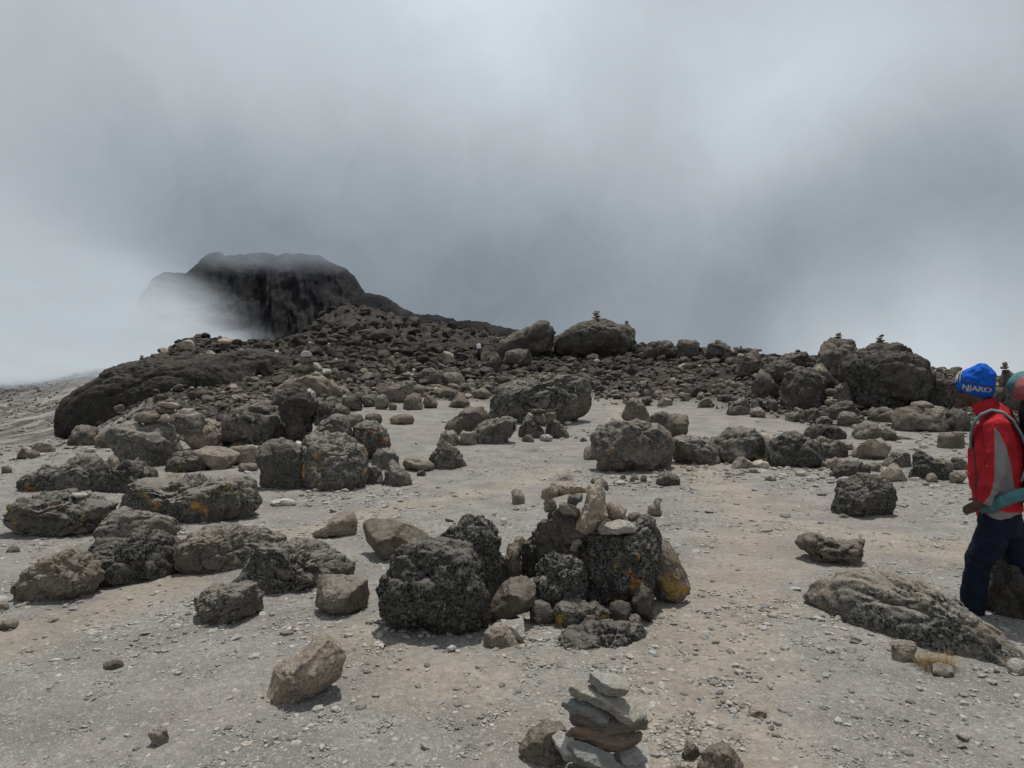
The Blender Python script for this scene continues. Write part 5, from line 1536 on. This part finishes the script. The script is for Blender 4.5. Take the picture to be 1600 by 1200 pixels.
bchild(fuse('pack_body', [loft([(Q(1606, 622), .06, .12), (Q(1612, 640), .10, .15), (Q(1622, 690), .12, .165), (Q(1624, 740), .125, .165), (Q(1618, 785), .10, .14)], 26)], .01, 4, M_BLACK, noise=lambda c: .012 * fbm(c * 8, 3, 4)))
bchild(fuse('lid', [E(Q(1606, 606), .130, .20, .100, 4)], .009, 3, M_ROLL, noise=lambda c: .014 * fbm(c * 7, 3, 14)))
bchild(fuse('lid_trim', [E(Q(1605, 603), .148, .150, .104, 4)], .009, 3, M_TEAL, noise=lambda c: .008 * fbm(c * 7, 3, 24)))


def ribbon(name, pts, wd, th, mat):
    R_ = [(Vector(p), th, wd) for p in pts]
    return bchild(fuse(name, [loft(R_, 14)], .005, 2, mat))


ribbon('shoulder_strap', [Q(1517, 700, -.10), Q(1517, 680, -.13), Q(1522, 660, -.16), Q(1533, 647, -.165), Q(1549, 640, -.155), Q(1566, 643, -.15), Q(1582, 655, -.15), Q(1594, 675, -.14), Q(1604, 700, -.12)], .028, .012, M_STRAP)
ribbon('shoulder_strap', [Q(1517, 700, .10), Q(1522, 660, .16), Q(1533, 645, .165), Q(1549, 638, .155), Q(1566, 641, .15), Q(1590, 665, .14)], .028, .012, M_STRAP)
ribbon('hip_belt', [Q(1604, 762, -.19), Q(1585, 766, -.205), Q(1565, 776, -.215), Q(1548, 786, -.19), Q(1532, 792, -.12)], .022, .045, M_TEAL)
ribbon('side_strap', [Q(1594, 745, -.20), Q(1600, 725, -.17), Q(1610, 700, -.17)], .012, .008, M_STRAP)

# distant porter with a white container on the head
yq = PORTER_Y


def G(px, row, dy=0.0): return PP(px, row, yq, dy)


s_ = yq / F
pr = empty('person', G(748, 567)); tag(pr, 'distant porter in dark clothes carrying a white container on the head', 'person')
pb = fuse('body', [E(G(748, 546.5), .11, .10, .14), loft([(G(748, 548), .07, .07), (G(748, 550), .10, .14), (G(748.3, 553), .17, .24), (G(748.5, 557), .15, .20), (G(748.5, 560), .17, .2)], 16),
                   loft([(G(747.2, 559), .10, .1), (G(746.5, 563), .08, .08), (G(746, 567.5), .055, .06)], 12), loft([(G(749.6, 559), .10, .1), (G(750.4, 563), .08, .08), (G(750.6, 567.5), .055, .06)], 12),
                   loft([(G(745.8, 551), .07, .07), (G(744, 555), .055, .055), (G(744.5, 559), .045, .045)], 10), loft([(G(751, 551), .07, .07), (G(752.8, 548), .055, .055), (G(750.8, 544.5), .04, .04)], 10)], .03, 2, M_BLACK)
pb.parent = pr; pb.matrix_parent_inverse = Matrix.Translation(-Vector(pr.location))
bm = bmesh.new(); bmesh.ops.create_cube(bm, size=1)
bmesh.ops.scale(bm, vec=(6.4 * s_, 6 * s_, 8 * s_), verts=bm.verts); bmesh.ops.bevel(bm, geom=bm.edges[:], offset=.05, segments=3, affect='EDGES')
me = bpy.data.meshes.new('container'); bm.to_mesh(me); bm.free(); me.materials.append(M_LOAD)
ld = bpy.data.objects.new('container', me); ld.location = G(748.3, 541); link(ld); tag(ld, 'white container balanced on the head of the distant porter', 'container')


# ------------------------------------------------------------------ sky, sun, camera
SUN_EL, SUN_AZ = math.radians(76), math.radians(14)      # azimuth clockwise from the view direction
w = bpy.data.worlds.new('World'); scene.world = w; w.use_nodes = True
nt = w.node_tree; nt.nodes.clear(); q = N(nt)
sky = q.n('ShaderNodeTexSky', sky_type='NISHITA'); sky.sun_disc = False; sky.sun_elevation = SUN_EL; sky.sun_rotation = SUN_AZ
sky.altitude = 4600
tc = q.n('ShaderNodeTexCoord'); D = tc.outputs['Generated']
wn = q.n('ShaderNodeTexNoise'); q.l(D, wn.inputs['Vector']); wn.inputs['Scale'].default_value = 2.6; wn.inputs['Detail'].default_value = 5; wn.inputs['Roughness'].default_value = .5
sb = q.n('ShaderNodeVectorMath', operation='SUBTRACT'); q.l(wn.outputs['Color'], sb.inputs[0]); sb.inputs[1].default_value = (.5, .5, .5)
sc_ = q.n('ShaderNodeVectorMath', operation='SCALE'); q.l(sb.outputs[0], sc_.inputs[0]); sc_.inputs['Scale'].default_value = .24
ad = q.n('ShaderNodeVectorMath', operation='ADD'); q.l(D, ad.inputs[0]); q.l(sc_.outputs[0], ad.inputs[1])
nm_ = q.n('ShaderNodeVectorMath', operation='NORMALIZE'); q.l(ad.outputs[0], nm_.inputs[0]); DW = nm_.outputs[0]
val = None
# brightness of the cloud deck in a few directions; lobes are fitted through them
TG = [(-250, -100, .50), (-250, 300, .46), (50, 50, .52), (400, 50, .60), (800, 40, .74), (1300, 60, .66), (1560, 100, .50), (1850, 50, .45), (1850, 400, .38), (800, -300, .6),
      (50, 250, .44), (300, 250, .36), (550, 300, .34), (800, 280, .40), (1060, 250, .50), (1210, 215, .58), (1400, 170, .54), (1560, 300, .37), (60, 440, .55), (-200, 500, .55),
      (350, 400, .30), (600, 430, .26), (900, 450, .29), (1090, 400, .35), (1300, 400, .31), (1540, 420, .37), (1500, 520, .60), (1230, 500, .32), (720, 480, .25), (1000, 560, .31), (300, 560, .4), (1700, 560, .45)]
SG_ = 150 / F; BASE = .32
tv_ = np.array([Vector(((a - 800) / F, 1, (600 - b) / F)).normalized()[:] for a, b, c in TG])
KM = np.exp((tv_ @ tv_.T - 1) / SG_ ** 2); amps = np.linalg.solve(KM + .03 * np.eye(len(TG)), np.array([c for a, b, c in TG]) - BASE)
for v_, amp in zip(tv_, amps):
    dt = q.n('ShaderNodeVectorMath', operation='DOT_PRODUCT'); q.l(DW, dt.inputs[0]); dt.inputs[1].default_value = tuple(v_)
    e = q.math('EXPONENT', q.math('MULTIPLY', q.math('SUBTRACT', dt.outputs['Value'], 1.0), 1 / SG_ ** 2))
    e = q.math('MULTIPLY', e, float(amp))
    val = e if val is None else q.math('ADD', val, e)
cn = q.n('ShaderNodeTexNoise'); q.l(DW, cn.inputs['Vector']); cn.inputs['Scale'].default_value = 3.5; cn.inputs['Detail'].default_value = 7; cn.inputs['Roughness'].default_value = .5
cl = q.math('MULTIPLY', q.math('SUBTRACT', cn.outputs['Fac'], .5), .11)
cl = q.math('ADD', cl, q.math('MULTIPLY', q.math('SUBTRACT', q.noise(DW, 11, 6, .6, .8), .5), .09))
val = q.math('ADD', q.math('ADD', val, BASE), cl)
# sky brightened behind the viewer, added to light the rock fronts
sp = q.n('ShaderNodeSeparateXYZ'); q.l(D, sp.inputs[0])
val = q.math('ADD', val, q.math('MULTIPLY', q.ramp(sp.outputs[1], .3, -.5), .22))
val = q.math('MAXIMUM', val, .08)
colr = q.mix(q.ramp(val, .15, .5), (.86, 1.0, 1.13), (.92, 1.0, 1.07))
cs = q.n('ShaderNodeVectorMath', operation='SCALE'); q.l(colr, cs.inputs[0]); q.l(val, cs.inputs['Scale'])
bg1 = q.n('ShaderNodeBackground'); q.l(cs.outputs[0], bg1.inputs['Color']); bg1.inputs['Strength'].default_value = .96
bg2 = q.n('ShaderNodeBackground'); q.l(sky.outputs[0], bg2.inputs['Color']); bg2.inputs['Strength'].default_value = .004
as_ = q.n('ShaderNodeAddShader'); q.l(bg1.outputs[0], as_.inputs[0]); q.l(bg2.outputs[0], as_.inputs[1])
wo = q.n('ShaderNodeOutputWorld'); q.l(as_.outputs[0], wo.inputs[0])

sl = bpy.data.lights.new('sun', 'SUN'); sl.energy = 3.3; sl.angle = math.radians(1.6); sl.color = (1, .95, .88)
so = bpy.data.objects.new('sun', sl); COL.objects.link(so)
dirv = Vector((math.sin(SUN_AZ) * math.cos(SUN_EL), math.cos(SUN_AZ) * math.cos(SUN_EL), math.sin(SUN_EL)))
so.rotation_euler = dirv.to_track_quat('Z', 'Y').to_euler(); so.location = dirv * 50

cam = bpy.data.cameras.new('camera'); co = bpy.data.objects.new('camera', cam); COL.objects.link(co)
co.location = (0, 0, CZ); co.rotation_euler = (math.radians(90), 0, 0)
cam.sensor_width = 36; cam.lens = 36 * F / 1600; cam.clip_end = 9000; cam.clip_start = .05
scene.camera = co
scene.view_settings.view_transform = 'Standard'; scene.view_settings.look = 'None'; scene.view_settings.exposure = 0; scene.view_settings.gamma = 1
scene.cycles.max_bounces = 5; scene.cycles.diffuse_bounces = 3; scene.cycles.volume_bounces = 0
scene.cycles.volume_max_steps = 64
scene.render.film_transparent = False
